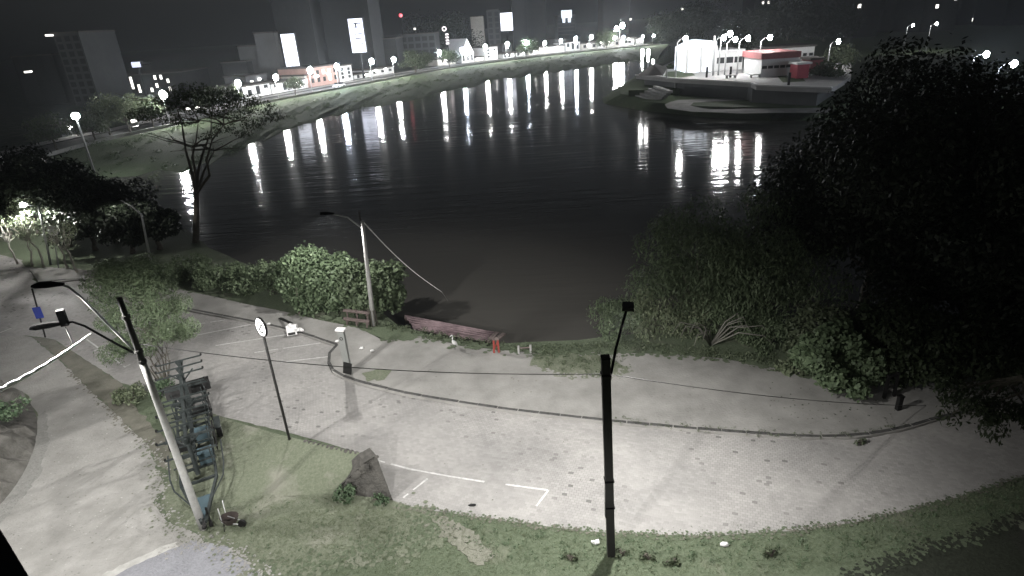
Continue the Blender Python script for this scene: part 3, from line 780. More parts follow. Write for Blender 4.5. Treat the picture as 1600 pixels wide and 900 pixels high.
mb = MB(); mb.beam(T(3.0, -.06, .66), T(9.6, -.06, .66), .16, .1); tp_('floor_beam', mb)
for u in (2.9, 5.6, 8.4):
    mb = MB(); mb.beam(T(u, 0, .55), T(u, 0, 2.35), .16, .16, U_); tp_('post', mb)
    for s in (-1, 1):
        mb = MB(); mb.beam(T(u, s*.05, 1.9), T(u, s*.5, 2.36), .05, .06, U_); tp_('gusset', mb)
us = [2.5, 3.45, 4.5, 5.6, 6.7, 7.75, 8.45, 9.15]
for i, u in enumerate(us):
    mb = MB(); mb.beam(T(u, -.93, 2.55), T(u, .93, 2.55), .05, .055); a_ = tp_('rack_arm', mb)
    for s in (-1, 1):
        mb = MB(); mb.box(T(u, s*.93, 2.6), (.06, .06, .1), 0); tp_('end_stop', mb, 'dark', a_)
    mb = MB(); mb.add([T(u-.02, -.17, 2.51), T(u-.02, .17, 2.51), T(u-.02, .07, 2.22), T(u-.02, -.07, 2.22), T(u+.02, -.17, 2.51), T(u+.02, .17, 2.51), T(u+.02, .07, 2.22), T(u+.02, -.07, 2.22)],
                      [(0, 1, 2, 3), (7, 6, 5, 4), (4, 5, 1, 0), (2, 6, 7, 3), (1, 5, 6, 2), (0, 3, 7, 4)]); tp_('bracket', mb, 'trailer', a_)
for u in (2.9, 4.1, 5.6, 7.1, 8.4):
    mb = MB(); mb.beam(T(u, -.9, 1.55), T(u, .9, 1.55), .06, .065); a_ = tp_('lower_arm', mb)
    for s in (-1, 1):
        mb = MB(); mb.box(T(u, s*.9, 1.6), (.06, .06, .1), 0); tp_('end_stop', mb, 'dark', a_)
for u, v in ((3.5, .38), (5.1, .36)):
    mb = MB(); mb.box(T(u, v, .85), (.5, .42, .48), math.atan2(V_.y, V_.x)); bb = tp_('storage_box', mb, 'bluebox')
    mb = MB(); mb.box(T(u, v, 1.11), (.54, .46, .05), math.atan2(V_.y, V_.x)); tp_('lid', mb, 'bluebox', bb)
for u, v in ((4.9, -.4), (7.4, .35)):
    mb = MB(); mb.box(T(u, v, .72), (.55, .5, .22), math.atan2(V_.y, V_.x)); tp_('tool_crate', mb, 'dark')
for u0, u1, z0 in ((4.4, 5.7, .72), (6.7, 7.9, .8)):  # added black boards imitate the shadow cast beside the trailer
    mb = MB(); mb.beam(T(u0, .78, z0), T(u1, .78, z0), .05, .7); tp_('shadow_panel', mb, 'black')
for u in (3.0, 4.4, 5.2, 6.9, 8.0):
    mb = MB(); mb.beam(T(u, -.75, 1.0), T(u, .75, 1.02), .04, .05); tp_('cross_bar', mb)
    for s in (-1, 1): mb = MB(); mb.beam(T(u, s*.6, .55), T(u, s*.6, 1.55), .045, .045, U_); tp_('stanchion', mb)
mb = MB(); mb.box(T(9.3, 0, 1.0), (1.9, .06, .62), math.atan2(V_.y, V_.x), Matrix.Rotation(R(-22), 3, 'X')); tb = tp_('tail_board', mb, 'dark')
mb = MB(); mb.box(T(10.1, 0, .6), (1.9, .07, .16), math.atan2(V_.y, V_.x)); tl = tp_('bumper', mb, 'galv')
for s in (-1, 1):
    mb = MB(); mb.box(T(10.15, s*.75, .6), (.22, .05, .11), math.atan2(V_.y, V_.x)); tp_('tail_light', mb, 'red', tl)
for u in (3.6, 4.6, 6.3, 7.9):
    mb = MB(); mb.tube([T(u, .62, .6), T(u+.5, .75, 1.1), T(u+.9, .62, 1.5)], .022, 6); tp_('strut', mb)

# wheelbarrow beside the drawbar
wl = P(363, 824, 0); wbw = thing('wheelbarrow', 'small dark upturned-handled wheelbarrow on the grass beside the trailer hitch', 'wheelbarrow', wl)
mb = MB(); n_ = 12; ring = lambda r1, r2, z: [Vector(wl)+Vector((math.cos(2*math.pi*k/n_)*r1, math.sin(2*math.pi*k/n_)*r2, z)) for k in range(n_)]
vs = ring(.34, .26, .5)+ring(.2, .15, .22)+ring(.31, .23, .49)+ring(.17, .13, .25)
fs = [(k, (k+1) % n_, n_+(k+1) % n_, n_+k) for k in range(n_)]+[(2*n_+(k+1) % n_, 2*n_+k, 3*n_+k, 3*n_+(k+1) % n_) for k in range(n_)]
fs += [((k+1) % n_, k, 2*n_+k, 2*n_+(k+1) % n_) for k in range(n_)]+[tuple(range(n_, 2*n_)), tuple(range(3*n_, 4*n_))[::-1]]
mb.add(vs, fs); obj('tray', mb, mat('rust', (.05, .04, .036), .8, scale=9), wbw)
for s in (-1, 1):
    mb = MB(); mb.tube([Vector(wl)+Vector((.3, s*.1, .22)), Vector(wl)+Vector((-.2, s*.17, .4)), Vector(wl)+Vector((-.33, s*.2+.25, .85))], .02, 6); obj('handle', mb, MT['galv'], wbw)
    mb = MB(); mb.tube([Vector(wl)+Vector((-.15, s*.16, .35)), Vector(wl)+Vector((-.2, s*.2, 0))], .017, 6); obj('leg', mb, MT['dark'], wbw)
mb = MB(); mb.tube([Vector(wl)+Vector((.38, -.04, .15)), Vector(wl)+Vector((.38, .04, .15))], .15, 14); obj('wheel', mb, MT['black'], wbw)

# ------------------------------------------------------------------ signs, totem, small furniture
ps = P(453, 689, .45); zs = top_z(ps.x, ps.y, 522); sg = thing('round_sign', 'round white no-parking sign with black ring on a tall dark pole', 'road sign', ps)
ts = near(411, 522, Vector((ps.x, ps.y, zs)))
mb = MB(); mb.tube([ps-Vector((0, 0, .4)), ts], [.055, .05], 10); obj('pole', mb, MT['darkpole'], sg, smooth=True)
mb = MB(); mb.tube([ps-Vector((0, 0, .05)), ps+Vector((0, 0, .06))], .17, 10); obj('footing', mb, MT['conc'], sg)
sc_ = Vector(ts)+Vector((0, -.07, .33)); fn = Vector((-.66, -.75, .05)).normalized(); sx_ = Vector((0, 0, 1)).cross(fn).normalized(); sy_ = fn.cross(sx_)
SR = .37
def disc(c, r0, r1, off, th, a0=0, a1=2*math.pi, n=32):
    m_ = MB(); full = abs(a1-a0-2*math.pi) < 1e-6; vs = []; N_ = n if full else n+1
    for k in range(N_):
        a = a0+(a1-a0)*k/n; e_ = sx_*math.cos(a)+sy_*math.sin(a)
        for rr, o_ in ((r0, off), (r1, off), (r1, off-th), (r0, off-th)): vs.append(c+e_*rr+fn*o_)
    fs = []
    for k in range(n):
        a, b = k*4, ((k+1) % N_)*4
        for i in range(4): fs.append((a+i, b+i, b+(i+1) % 4, a+(i+1) % 4))
    if not full: fs += [(0, 3, 2, 1), ((N_-1)*4, (N_-1)*4+1, (N_-1)*4+2, (N_-1)*4+3)]
    m_.add(vs, fs); return m_
pl_ = obj('sign_plate', disc(sc_, .001, SR, 0, .03), MT['white'], sg)
obj('rim', disc(sc_, SR-.01, SR+.035, .012, .07), MT['black'], pl_)
obj('ring', disc(sc_, SR*.5, SR*.64, .008, .006), MT['black'], pl_)
for q, a, ln, wd in (((-.0, .0), .8, .5, .055), ((.02, .09), 0, .16, .05), ((.02, -.03), 0, .14, .05)):
    m_ = MB(); e_ = sx_*math.cos(a)+sy_*math.sin(a); g_ = fn.cross(e_); c_ = sc_+sx_*q[0]+sy_*q[1]+fn*.006
    m_.add([c_-e_*ln/2-g_*wd/2, c_+e_*ln/2-g_*wd/2, c_+e_*ln/2+g_*wd/2, c_-e_*ln/2+g_*wd/2], [(0, 1, 2, 3)]); obj('mark', m_, MT['black'], pl_)

pb2 = P(71, 527, 0); zb = top_z(pb2.x, pb2.y, 451); tb2 = near(50, 451, Vector((pb2.x, pb2.y, zb)))
bs = thing('blue_sign', 'small plain blue rectangular sign on a thin dark pole at the lane fork', 'road sign', pb2)
mb = MB(); mb.tube([pb2, tb2], .045, 8); obj('pole', mb, MT['dark'], bs)
cb_ = near(60, 488, pb2.lerp(tb2, .5)); mb = MB(); mb.box(cb_+Vector((.02, -.06, 0)), (.42, .03, .72), .25); obj('sign_plate', mb, MT['blue'], bs)
pg = P(92, 421, 0); zg = top_z(pg.x, pg.y, 362); gs = thing('round_sign', 'plain pale oval sign back on a thin pole near the pale branches at left', 'road sign', pg)
tg = near(83, 362, Vector((pg.x, pg.y, zg))); mb = MB(); mb.tube([pg, tg], .04, 8); obj('pole', mb, MT['galv'], gs)
fn = Vector((.1, -1, 0)).normalized(); sx_ = Vector((0, 0, 1)).cross(fn).normalized(); sy_ = fn.cross(sx_)
obj('sign_plate', disc(Vector(tg)+Vector((0, -.06, .1)), .001, .4, 0, .03), MT['bwhite'], gs)

# information totem
pk = P(545, 583, .11); zk = top_z(pk.x, pk.y, 512); kt = thing('totem', 'grey information totem with white cap and dark base plate on the promenade tip', 'totem', pk)
tk = near(539, 512, Vector((pk.x, pk.y, zk))); hk = zk-.11; ck = Vector((pk.x, pk.y, .11)); ra = -.25
mb = MB(); mb.box(ck+Vector((0, 0, hk*.45)), (.34, .16, hk*.9), ra); obj('body', mb, MT['wallgrey'], kt)
mb = MB(); mb.box(ck+Vector((0, 0, hk*.96)), (.46, .28, .09), ra); obj('cap', mb, MT['bwhite'], kt)
mb = MB(); mb.box(ck+Vector((0, 0, hk*.91)), (.34, .2, .06), ra); obj('neck', mb, MT['wallgrey'], kt)
mb = MB(); mb.box(ck+Vector((.02, -.14, .36)), (.44, .05, .64), ra, Matrix.Rotation(R(12), 3, 'Y')); obj('base_plate', mb, MT['black'], kt)
fn = Vector((math.sin(ra)*1.0, -math.cos(ra), 0)); fn = Vector((math.sin(ra), -math.cos(ra), 0)).normalized(); sx_ = Vector((0, 0, 1)).cross(fn).normalized(); sy_ = fn.cross(sx_)
obj('emblem', disc(ck+fn*.1+Vector((0, 0, hk*.78)), .06, .09, 0, .01), MT['darkpole'], kt)
mb = MB(); mb.box(ck+fn*.094+Vector((0, 0, hk*.6)), (.3, .012, .3), ra); obj('notice', mb, MT['wallgrey'], kt)

# rustic rail bench beside the riverside lamp
q0, q1 = P(538, 507, .1), P(578, 512, .1); be = thing('bench', 'rustic wooden bench with log rails beside the riverside lamp pole', 'bench', q0)
for z_, off in ((.45, 0), (.85, .3)):
    for o2 in (0, .2):
        mb = MB(); mb.beam(Vector((q0.x, q0.y+off+o2*.6, z_+o2*.1)), Vector((q1.x, q1.y+off+o2*.6, z_+o2*.1)), .12, .06); obj('seat_slat' if off == 0 else 'back_rail', mb, MT['wood'], be)
for f in (.12, .5, .9):
    q = q0.lerp(q1, f); mb = MB(); mb.tube([Vector((q.x, q.y, .1)), Vector((q.x, q.y, .44))], .05, 6); mb.tube([Vector((q.x, q.y+.3, .1)), Vector((q.x, q.y+.42, .95))], .045, 6); obj('leg', mb, MT['wood'], be)
# white trestle with a plank leaning on it
q = P(458, 521, .1); te = thing('sandwich_board', 'white folding sandwich board with a crumpled white cloth over it on the kerb', 'sign board', q)
for s in (-1, 1):
    mb = MB(); mb.box(q+Vector((0, s*.13, .27)), (.55, .03, .58), .25, Matrix.Rotation(R(s*20), 3, 'X')); pn = obj('panel', mb, MT['white'], te)
    if s < 0: mb = MB(); mb.box(q+Vector((0, -.21, .09)), (.4, .03, .15), .25, Matrix.Rotation(R(-20), 3, 'X')); obj('dark_print', mb, MT['black'], pn)
mb = MB()
for k in range(5): mb.ball(q+Vector((-.08+.14*k, .06*math.sin(k*2), .52-.09*k)), (.15, .15, .1), 8, 6, .35)
obj('cloth', mb, MT['white'], te)
a_, b_ = P(437, 497, .13), q+Vector((.0, .1, .6)); mb = MB(); mb.beam(Vector(a_), b_, .16, .05)
tag(obj('plank', mb, MT['black']), 'dark plank leaning against the white sandwich board by the kerb', 'plank')
pz = P(468, 492, .1); mb = MB(); mb.tube([pz, near(463, 443, pz+Vector((0, 0, 1.7)))], .06, 8); tag(obj('post', mb, MT['wood']), 'thin wooden post on the riverside grass left of the leafy bush', 'post')
# dark short post and gate remains near the big tree
pz = P(1403, 640, .11); mb = MB(); mb.box(pz+Vector((0, 0, .32)), (.2, .16, .64), .2); mb.box(pz+Vector((0, 0, .66)), (.24, .2, .05), .2)
tag(obj('bollard', mb, MT['black']), 'short black bollard on the promenade below the big dark tree', 'bollard')
pz = P(1381, 622, .11); mb = MB(); mb.beam(pz, pz+Vector((.02, 0, 1.15)), .12, .1); mb.beam(pz+Vector((.5, .1, 0)), pz+Vector((.45, .1, 1.2)), .12, .1); mb.beam(pz+Vector((0, 0, 1.1)), pz+Vector((.5, .1, 1.1)), .1, .1)
tag(obj('gate_frame', mb, MT['black']), 'dark wooden gate frame half hidden under the hanging bright-leaved shrub', 'gate')
# black rag on the paving
pz = P(738, 790, .01); mb = MB(); mb.ball(pz+Vector((0, 0, .03)), (.15, .06, .04), 9, 6, .15); tag(obj('litter', mb, MT['black']), 'small flat black scrap lying on the bright paving', 'litter')
for x, y, lb in ((931, 848, 'white scrap of paper on the verge left of the square pole'), (565, 545, 'white scrap on the sand beside the totem'), (582, 549, 'white crumpled scrap on the sand below the riverside lamp'), (527, 534, 'small white scrap on the kerb left of the totem'), (1132, 852, 'white scrap on the verge right of the square pole'), (420, 507, 'pale flat scrap on the kerb beside the round sign')):
    pz = P(x, y, .12 if y < 700 else .01); mb = MB(); mb.ball(pz+Vector((0, 0, .05)), (random.uniform(.1, .2), .09, .06), 7, 5, .25); tag(obj('litter', mb, MT['white']), lb, 'litter')

# ------------------------------------------------------------------ dock
dz = -.5
dA, dB, dC, dD = P(634, 492, dz), P(772, 518, dz), P(762, 533, dz), P(648, 514, dz)
dk = thing('dock', 'low reddish plank dock lying along the river edge', 'dock', Vector((dA.x, dA.y, WZ)))
NP = 11
for i in range(NP):
    f0, f1 = i/NP+.006, (i+1)/NP-.006; m_ = MB(); e0, e1 = random.uniform(-.02, .0), random.uniform(1.0, 1.015)
    a, b = dD.lerp(dA, f0).lerp(dC.lerp(dB, f0), e0), dD.lerp(dA, f0).lerp(dC.lerp(dB, f0), e1)
    c, d = dD.lerp(dA, f1).lerp(dC.lerp(dB, f1), e1), dD.lerp(dA, f1).lerp(dC.lerp(dB, f1), e0)
    h = random.uniform(-.025, .025)
    m_.add([(p.x, p.y, dz+h+z_) for z_ in (-.06, 0) for p in (a, b, c, d)], [(3, 2, 1, 0), (4, 5, 6, 7), (0, 1, 5, 4), (1, 2, 6, 5), (2, 3, 7, 6), (3, 0, 4, 7)])
    obj('plank', m_, MT['plank'], dk)
for k in (0, .33, .66, 1):
    for p in (dA.lerp(dB, k), dD.lerp(dC, k)):
        m_ = MB(); m_.tube([Vector((p.x, p.y, -3.5)), Vector((p.x, p.y, dz-.07))], .1, 8); obj('pile', m_, MT['wood'], dk)
for k in (0, 1):
    a, b = P(764+11*k, 533-1*k, dz+.25), P(777+11*k, 519+2*k, dz+.25); m_ = MB(); m_.beam(Vector(a), Vector(b), .26, .07); obj('end_board', m_, MT['wood'], dk)
    m_ = MB(); m_.tube([Vector((a.x, a.y, -2.2)), Vector((a.x, a.y, dz+.2))], .08, 7); obj('pile', m_, MT['wood'], dk)
pz = P(776, 553, .02); rdp = thing('mooring_frame', 'short red post frame on the bank at the dock end', 'post', pz)
for s in (-1, 1):
    m_ = MB(); m_.beam(pz+Vector((s*.13, 0, 0)), pz+Vector((s*.1, 0, .95)), .1, .1, Vector((0, 1, 0))); obj('post', m_, MT['red'], rdp)
m_ = MB(); m_.beam(pz+Vector((-.16, 0, .9)), pz+Vector((.16, 0, .9)), .12, .12); obj('crossbar', m_, MT['wood'], rdp)
m_ = MB(); m_.beam(pz+Vector((-.12, .02, .25)), pz+Vector((.1, .02, .75)), .06, .05); obj('brace', m_, MT['red'], rdp)
pz = P(811, 555, .02); gp = thing('low_rail', 'low grey post-and-rail stub in the bank grass right of the red post', 'railing', pz)
for s in (0, .62):
    m_ = MB(); m_.tube([pz+Vector((s, 0, 0)), pz+Vector((s, 0, .55))], .06, 7); obj('post', m_, MT['conc'], gp)
m_ = MB(); m_.beam(pz+Vector((0, 0, .42)), pz+Vector((.62, 0, .42)), .05, .06); obj('rail', m_, MT['wood'], gp)
# egret
pe = P(710, 546, .11); eg = MB()
body = [(-.24, .14), (-.19, .22), (-.10, .34), (.0, .45), (.06, .56), (.07, .68), (.03, .78), (.05, .86), (.1, .89), (.15, .88), (.27, .855)]
rads = [.012, .055, .105, .10, .05, .034, .028, .03, .036, .02, .004]
fd = Vector((-.5, -.6, 0)).normalized()
eg.tube([pe+fd*u+Vector((0, 0, z)) for u, z in body], rads, 10)
ego = obj('egret', eg, MT['white'], smooth=True); tag(ego, 'white egret standing on the sandy bank in front of the dock', 'bird')
for s in (-1, 1):
    m_ = MB(); sd = Vector((-fd.y, fd.x, 0))*s*.04; m_.tube([pe+fd*-.07+sd+Vector((0, 0, .3)), pe+fd*-.03+sd+Vector((0, 0, .14)), pe+fd*-.06+sd], [.014, .009, .009], 5); m_.tube([pe+fd*-.06+sd+Vector((0, 0, .006)), pe+fd*.03+sd+Vector((0, 0, .006))], .007, 4)
    obj('leg', m_, MT['black'], ego)

# overhead wire
w0 = Vector(pb).lerp(lean, .83); w1 = Vector(pc).lerp(tc, .93); w2 = near(1480, 634, Vector((18.5, 27, 6.2)))
def wire(a, b, sag, n=24): return [Vector(a).lerp(Vector(b), i/n)-Vector((0, 0, sag*4*(i/n)*(1-i/n))) for i in range(n+1)]
mb = MB(); mb.tube(wire(w0, w1, .35)+wire(w1, w2, .3)[1:], .013, 5)
tag(obj('overhead_wire', mb, MT['wire'], smooth=True), 'thin dark wire strung across the car park from pole to pole', 'wire')
# dark roof edge in the lower left corner
a, b = P(0, 826, 12), P(46, 902, 12); d_ = (b-a).normalized(); nrm_ = Vector((-d_.y, d_.x, 0))
if nrm_.x > 0: nrm_ = -nrm_
mb = MB(); A_, B_ = a-d_*1.5, b+d_*2
mb.add([(p.x, p.y, z) for z in (11.7, 12) for p in (A_, B_, B_+nrm_*3, A_+nrm_*3)], [(3, 2, 1, 0), (4, 5, 6, 7), (0, 1, 5, 4), (1, 2, 6, 5), (2, 3, 7, 6), (3, 0, 4, 7)])
rf = obj('roof_slab', mb, MT['black']); tag(rf, 'black straight roof edge cutting off the lower left corner', 'roof')
mb = MB(); c_ = (A_+B_)/2+nrm_*1.6; mb.beam(Vector((c_.x, c_.y, 0)), Vector((c_.x, c_.y, 11.7)), .3, .3); obj('support', mb, MT['black'], rf)

# ------------------------------------------------------------------ near vegetation
lt = tree('lot_tree', 'small feathery many-stemmed tree beside the trailer at the parking edge', P(258, 598, 0), 8.2, 1.95, 30000, .15, 'leafO', trunk_h=1.3, clumps=46, tr=.045, stems=7, aspect=.3, squash=.85, bark='bark', spread=1.15)
bush('dry_shrub', 'brown withered shrub at the wall edge left of the lamp pole', P(208, 628, 0), .8, .75, 1.1, 1100, .13, 'leafP', cat='shrub')
bush('low_shrub', 'small green shrub at the foot of the feathery tree behind the trailer', P(258, 618, 0), .6, .6, .9, 1100, .11, 'leafB')
bush('bank_shrub', 'bright green shrub on the embankment at the left edge', P(8, 655, 1.6), 1.0, 1.0, 1.1, 1300, .13, 'leafB')
bush('leafy_bush', 'large dense dark-green leafy bush left of the riverside lamp', P(500, 480, -.2), 2.9, 2.1, 4.5, 20000, .2, 'leafH', aspect=.75, clumps=46)
bush('leafy_bush', 'grey-green leafy bush growing around the riverside lamp pole', P(588, 494, -.4), 2.1, 1.7, 4.2, 12000, .22, 'leafO', aspect=.8, clumps=32)
bush('leafy_bush', 'middle leafy bush filling the gap left of the riverside lamp pole', P(545, 488, -.3), 2.2, 1.7, 3.9, 11000, .21, 'leafH', aspect=.75, clumps=30)
for x, y, rx, h, lb in ((345, 452, 1.8, 1.9, 'dim bank shrub nearest the feathery tree, left of the leafy bush'), (395, 459, 1.9, 2.2, 'dim bank shrub halfway between feathery tree and leafy bush'), (430, 466, 1.6, 2.8, 'tall dim bank shrub touching the large leafy bush'), (300, 440, 1.7, 1.8, 'dark low bank shrub behind the feathery tree')):
    bush('bank_shrub', lb, P(x, y, -.3), rx*1.15, 1.4, h*1.2, 5000, .17, 'leafO', clumps=24)
bush('wall_weeds', 'clump of leafy weeds at the foot of the broken stone wall', P(542, 778, .05), .55, .4, .5, 500, .12, 'leafB')
bush('wall_weeds', 'small weeds at the right foot of the broken stone wall', P(595, 786, .03), .5, .3, .35, 350, .10, 'leafB')
bush('hanging_shrub', 'bright broad-leaved shrub hanging over the promenade beside the big dark tree', P(1300, 612, 0), 2.1, 1.5, 3.8, 8000, .21, 'leafH', aspect=.7, clumps=22)
bush('hanging_shrub', 'small pale shrub at the promenade edge left of the bright broad-leaved one', P(1238, 583, 0), .8, .7, .9, 600, .18, 'leafP', aspect=.6)
bush('bank_shrub', 'green shrub above the bright broad-leaved shrub under the big dark tree', P(1262, 570, 0), 1.5, 1.6, 4.2, 2600, .2, 'leaf', aspect=.6)
for x, y, rx, h, lm, lb in ((965, 530, 1.6, 3.0, 'leafO', 'feathery waterside shrub nearest the open water at right centre'), (1020, 528, 1.7, 3.4, 'leafP', 'tall feathery waterside shrub second from the open water'),
                       (1080, 528, 1.8, 2.6, 'leafP', 'pale waterside shrub with bare arching branches'), (1140, 535, 1.8, 3.3, 'leafO', 'dim waterside shrub under the leaning bare branch'), (1195, 550, 1.7, 2.8, 'leafO', 'dim waterside shrub left of the hanging bright shrub')):
    bush('waterside_shrub', lb, P(x, y, -.5), rx, 1.5, h, 3600, .2, lm, aspect=.35, clumps=20, droop=.7)
for x, y, rx, h, lb in ((1425, 600, 2.3, 4.6, 'black low foliage hanging just behind the bollard'), (1500, 604, 2.5, 5.2, 'black low foliage under the huge trees, second from the bollard'), (1580, 606, 2.6, 5.6, 'black low foliage under the huge trees at the right edge'), (1660, 600, 2.6, 5.5, 'black low foliage cut by the right edge'), (1375, 585, 1.8, 4.5, 'black low foliage behind the gate frame')):
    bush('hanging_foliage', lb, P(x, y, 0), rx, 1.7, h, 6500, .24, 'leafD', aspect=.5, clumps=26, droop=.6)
for x, y, z_, lb in ((1545, 622, 3.0, 'dark drooping branch over the kerb at lower right'), (1610, 650, 3.2, 'dark drooping branch over the lot at the right edge')):
    q = P(x, y, z_); ccs = [(random.uniform(-1.3, 1.3), random.uniform(-.8, .8), random.uniform(-.6, .5)) for _ in range(14)]
    o_ = bpy.data.objects.new('branch', leaf_mesh('branch', ccs, [random.uniform(.3, .6) for _ in ccs], 1500, .19, MT['leafD'], .8, .35)); COL.objects.link(o_); o_.location = q; tag(o_, lb, 'branch')
    m_ = MB(); hub = P(1600, 590, 4.5)
    for c in ccs[:7]: m_.tube([Vector(c)+q, (Vector(c)*.3+q).lerp(hub, .3)+Vector((0, 0, .4)), hub], [.012, .05, .09], 5)
    obj('limb', m_, MT['bark'], o_)
# bare arching branches
pz = P(1110, 540, 0); mb = MB()
for k in range(11):
    a = random.uniform(-1.2, 1.4); l_ = random.uniform(1.5, 3.2); q = pz+Vector((math.sin(a)*l_, -.9-random.random()*.5, 1.1+random.random()*1.3))
    mb.tube([pz, pz.lerp(q, .5)+Vector((0, -.15, .55)), q, q+Vector((math.sin(a)*.5, -.2, -.5))], [.05, .035, .018, .006], 5)
tag(obj('fallen_branch', mb, MT['midbark'], smooth=True), 'pale bare branches arching out of the waterside shrubs', 'branch')
# big trees at right
bigs = [((1430, 548), 15.6, 5.6, 52000, 'huge black tree crown filling the right side, nearest the bollard'), ((1560, 520), 10.8, 5.6, 48000, 'huge black tree at the right edge of the picture'),
        ((1345, 490), 15.2, 5.2, 42000, 'tall dark tree behind the hanging bright shrub'), ((1640, 602), 9.8, 5.6, 38000, 'dark tree cut by the right edge over the lot corner')]
for (x, y), h, r_, n, lb in bigs:
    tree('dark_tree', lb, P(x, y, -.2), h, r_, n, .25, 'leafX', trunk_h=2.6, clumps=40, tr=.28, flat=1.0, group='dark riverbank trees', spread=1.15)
for (x, y), h, r_, lb in (((1085, 508), 7.6, 3.4, 'dim feathery tree leaning over the water behind the waterside shrubs'), ((1190, 516), 8.6, 3.4, 'dim tree between the feathery tree and the tall dark tree')):
    tree('feathery_tree', lb, P(x, y, -.8), h, r_, 20000, .24, 'leafO', trunk_h=.6, clumps=36, tr=.13, aspect=.3, droop=.8, spread=1.1)
# left grove: dark trees on the near bank
grove = [((20, 372), 10, 4.5, 'dark round tree at the far left behind the pale branches'), ((110, 385), 9.0, 3.8, 'dark tree behind the thin pale sign pole'), ((185, 380), 6.5, 3.2, 'dark tree behind the curved promenade lamp'), ((250, 390), 3.4, 2.0, 'low dark tree on the left waterside promontory'), ((-70, 380), 11, 4.5, 'dark tree cut by the left edge of the picture'), ((150, 392), 6.5, 3.2, 'low dark tree just left of the curved promenade lamp'), ((208, 396), 5.0, 2.6, 'low dark tree touching the curved promenade lamp'), ((60, 366), 9, 4.2, 'dark tree behind the lit pale branching tree')]
for (x, y), h, r_, lb in grove:
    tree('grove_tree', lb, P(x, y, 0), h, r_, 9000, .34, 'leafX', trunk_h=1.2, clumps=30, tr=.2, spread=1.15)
# pale-lit bare trees
for (x, y), h, r_, n, lb in (((68, 418), 6.2, 1.5, 900, 'pale branching tree lit white by the lamp in its crown'), ((50, 416), 4.6, 1.0, 200, 'slim pale trunk just left of the lit branching tree'), ((28, 412), 4.2, .9, 160, 'slim pale trunk farthest left on the west lawn'), ((106, 420), 4.5, 1.3, 250, 'thin crooked pale sapling right of the round sign back'), ((121, 426), 4.4, 1.3, 300, 'crooked pale sapling nearest the curved promenade lamp')):
    tree('pale_tree', lb, P(x, y, .1), h, r_, n, .2, 'leafP', bark='palebark', trunk_h=h*.45, clumps=14, tr=.075, aspect=.3)
# umbrella-crowned tree over the inlet
pu = P(306, 384, -.3); um = thing('umbrella_tree', 'tall dark open flat-crowned tree forking over the left inlet', 'tree', pu)
fk = near(307, 302, pu+Vector((0, 0, 5))); mb = MB(); mb.tube([pu, pu.lerp(fk, .5), fk], [.3, .25, .22], 8)
ccs = []; rads = []
for x, y in ((300, 230), (335, 235), (275, 165), (330, 180), (350, 195), (310, 190)):
    q = near(x, y, fk+Vector((random.uniform(-1.5, 1.5), random.uniform(-1.5, 1.5), 5))); mb.tube(limb_path(fk, q, .3), [.16, .12, .09, .06, .04], 6)
    for k in range(7):
        e_ = q+Vector((random.uniform(-4.2, 4.2), random.uniform(-2, 2), random.uniform(-.6, 1.8))); mb.tube(limb_path(q, e_, .4), [.06, .05, .035, .025, .012], 5)
for x, y, r_ in ((225, 178, 1.4), (248, 165, 1.5), (270, 152, 1.6), (295, 142, 1.7), (322, 150, 1.7), (350, 152, 1.7), (380, 158, 1.6), (408, 168, 1.4), (428, 182, 1.1), (300, 168, 1.4), (335, 172, 1.5), (368, 178, 1.5), (398, 192, 1.2), (260, 182, 1.2), (285, 190, 1.0), (350, 200, 1.0), (380, 208, .9), (325, 212, .8)):
    q = near(x, y, fk+Vector((0, random.uniform(-1, 1), 7)))-pu; ccs.append(tuple(q)); rads.append(r_)
obj('trunk', mb, MT['bark'], um, smooth=True)
mesh_child('crown', leaf_mesh('crown', ccs, rads, 7500, .19, MT['leafD'], .2, .45, flat=.4), um)
# weeds and rough grass on the verges: nobody could count them
def weeds(name, px, n, size, lm, h=.16, zb=.01):
    pts = [(p.x, p.y) for p in px_poly(px)]; xs = [p[0] for p in pts]; ys = [p[1] for p in pts]; cc = []
    def inside(x, y):
        c = False; j = len(pts)-1
        for i in range(len(pts)):
            if (pts[i][1] > y) != (pts[j][1] > y) and x < (pts[j][0]-pts[i][0])*(y-pts[i][1])/(pts[j][1]-pts[i][1])+pts[i][0]: c = not c
            j = i
        return c
    while len(cc) < n:
        x, y = random.uniform(min(xs), max(xs)), random.uniform(min(ys), max(ys))
        if inside(x, y): cc.append((x, y, zb+h*.4))
    rr = [h*random.uniform(.5, 1.4) for _ in cc]
    o = bpy.data.objects.new(name, leaf_mesh(name, cc, rr, n*9, size, MT[lm], -.4, .3)); COL.objects.link(o); stuff(o)
weeds('verge_weeds', [(670, 815), (960, 842), (1100, 846), (1250, 838), (1400, 812), (1600, 756), (1600, 800), (1420, 860), (1200, 895), (900, 895), (760, 870)], 430, .075, 'leafB', .09)
weeds('pavement_weeds', [(1000, 822), (1250, 814), (1400, 792), (1560, 748), (1600, 742), (1400, 806), (1250, 832), (1100, 841), (1000, 838)], 130, .028, 'leaf', .03)
weeds('mound_weeds', [(280, 800), (520, 775), (640, 796), (700, 850), (600, 890), (400, 880)], 130, .06, 'leafB', .06)
weeds('island_tufts', [(835, 556), (880, 545), (960, 545), (985, 575), (930, 592), (850, 580)], 160, .14, 'leaf', .16, .1)
weeds('kerb_weeds', [(960, 655), (1100, 668), (1250, 678), (1350, 676), (1420, 664), (1420, 674), (1340, 689), (1250, 690), (1100, 679), (960, 666)], 150, .07, 'leaf', .07, .1)
weeds('waterside_grass', [(560, 505), (640, 520), (660, 532), (800, 552), (830, 566), (900, 545), (1220, 575), (1220, 560), (1000, 536), (800, 543), (700, 525), (620, 508)], 420, .17, 'leaf', .2, .0)
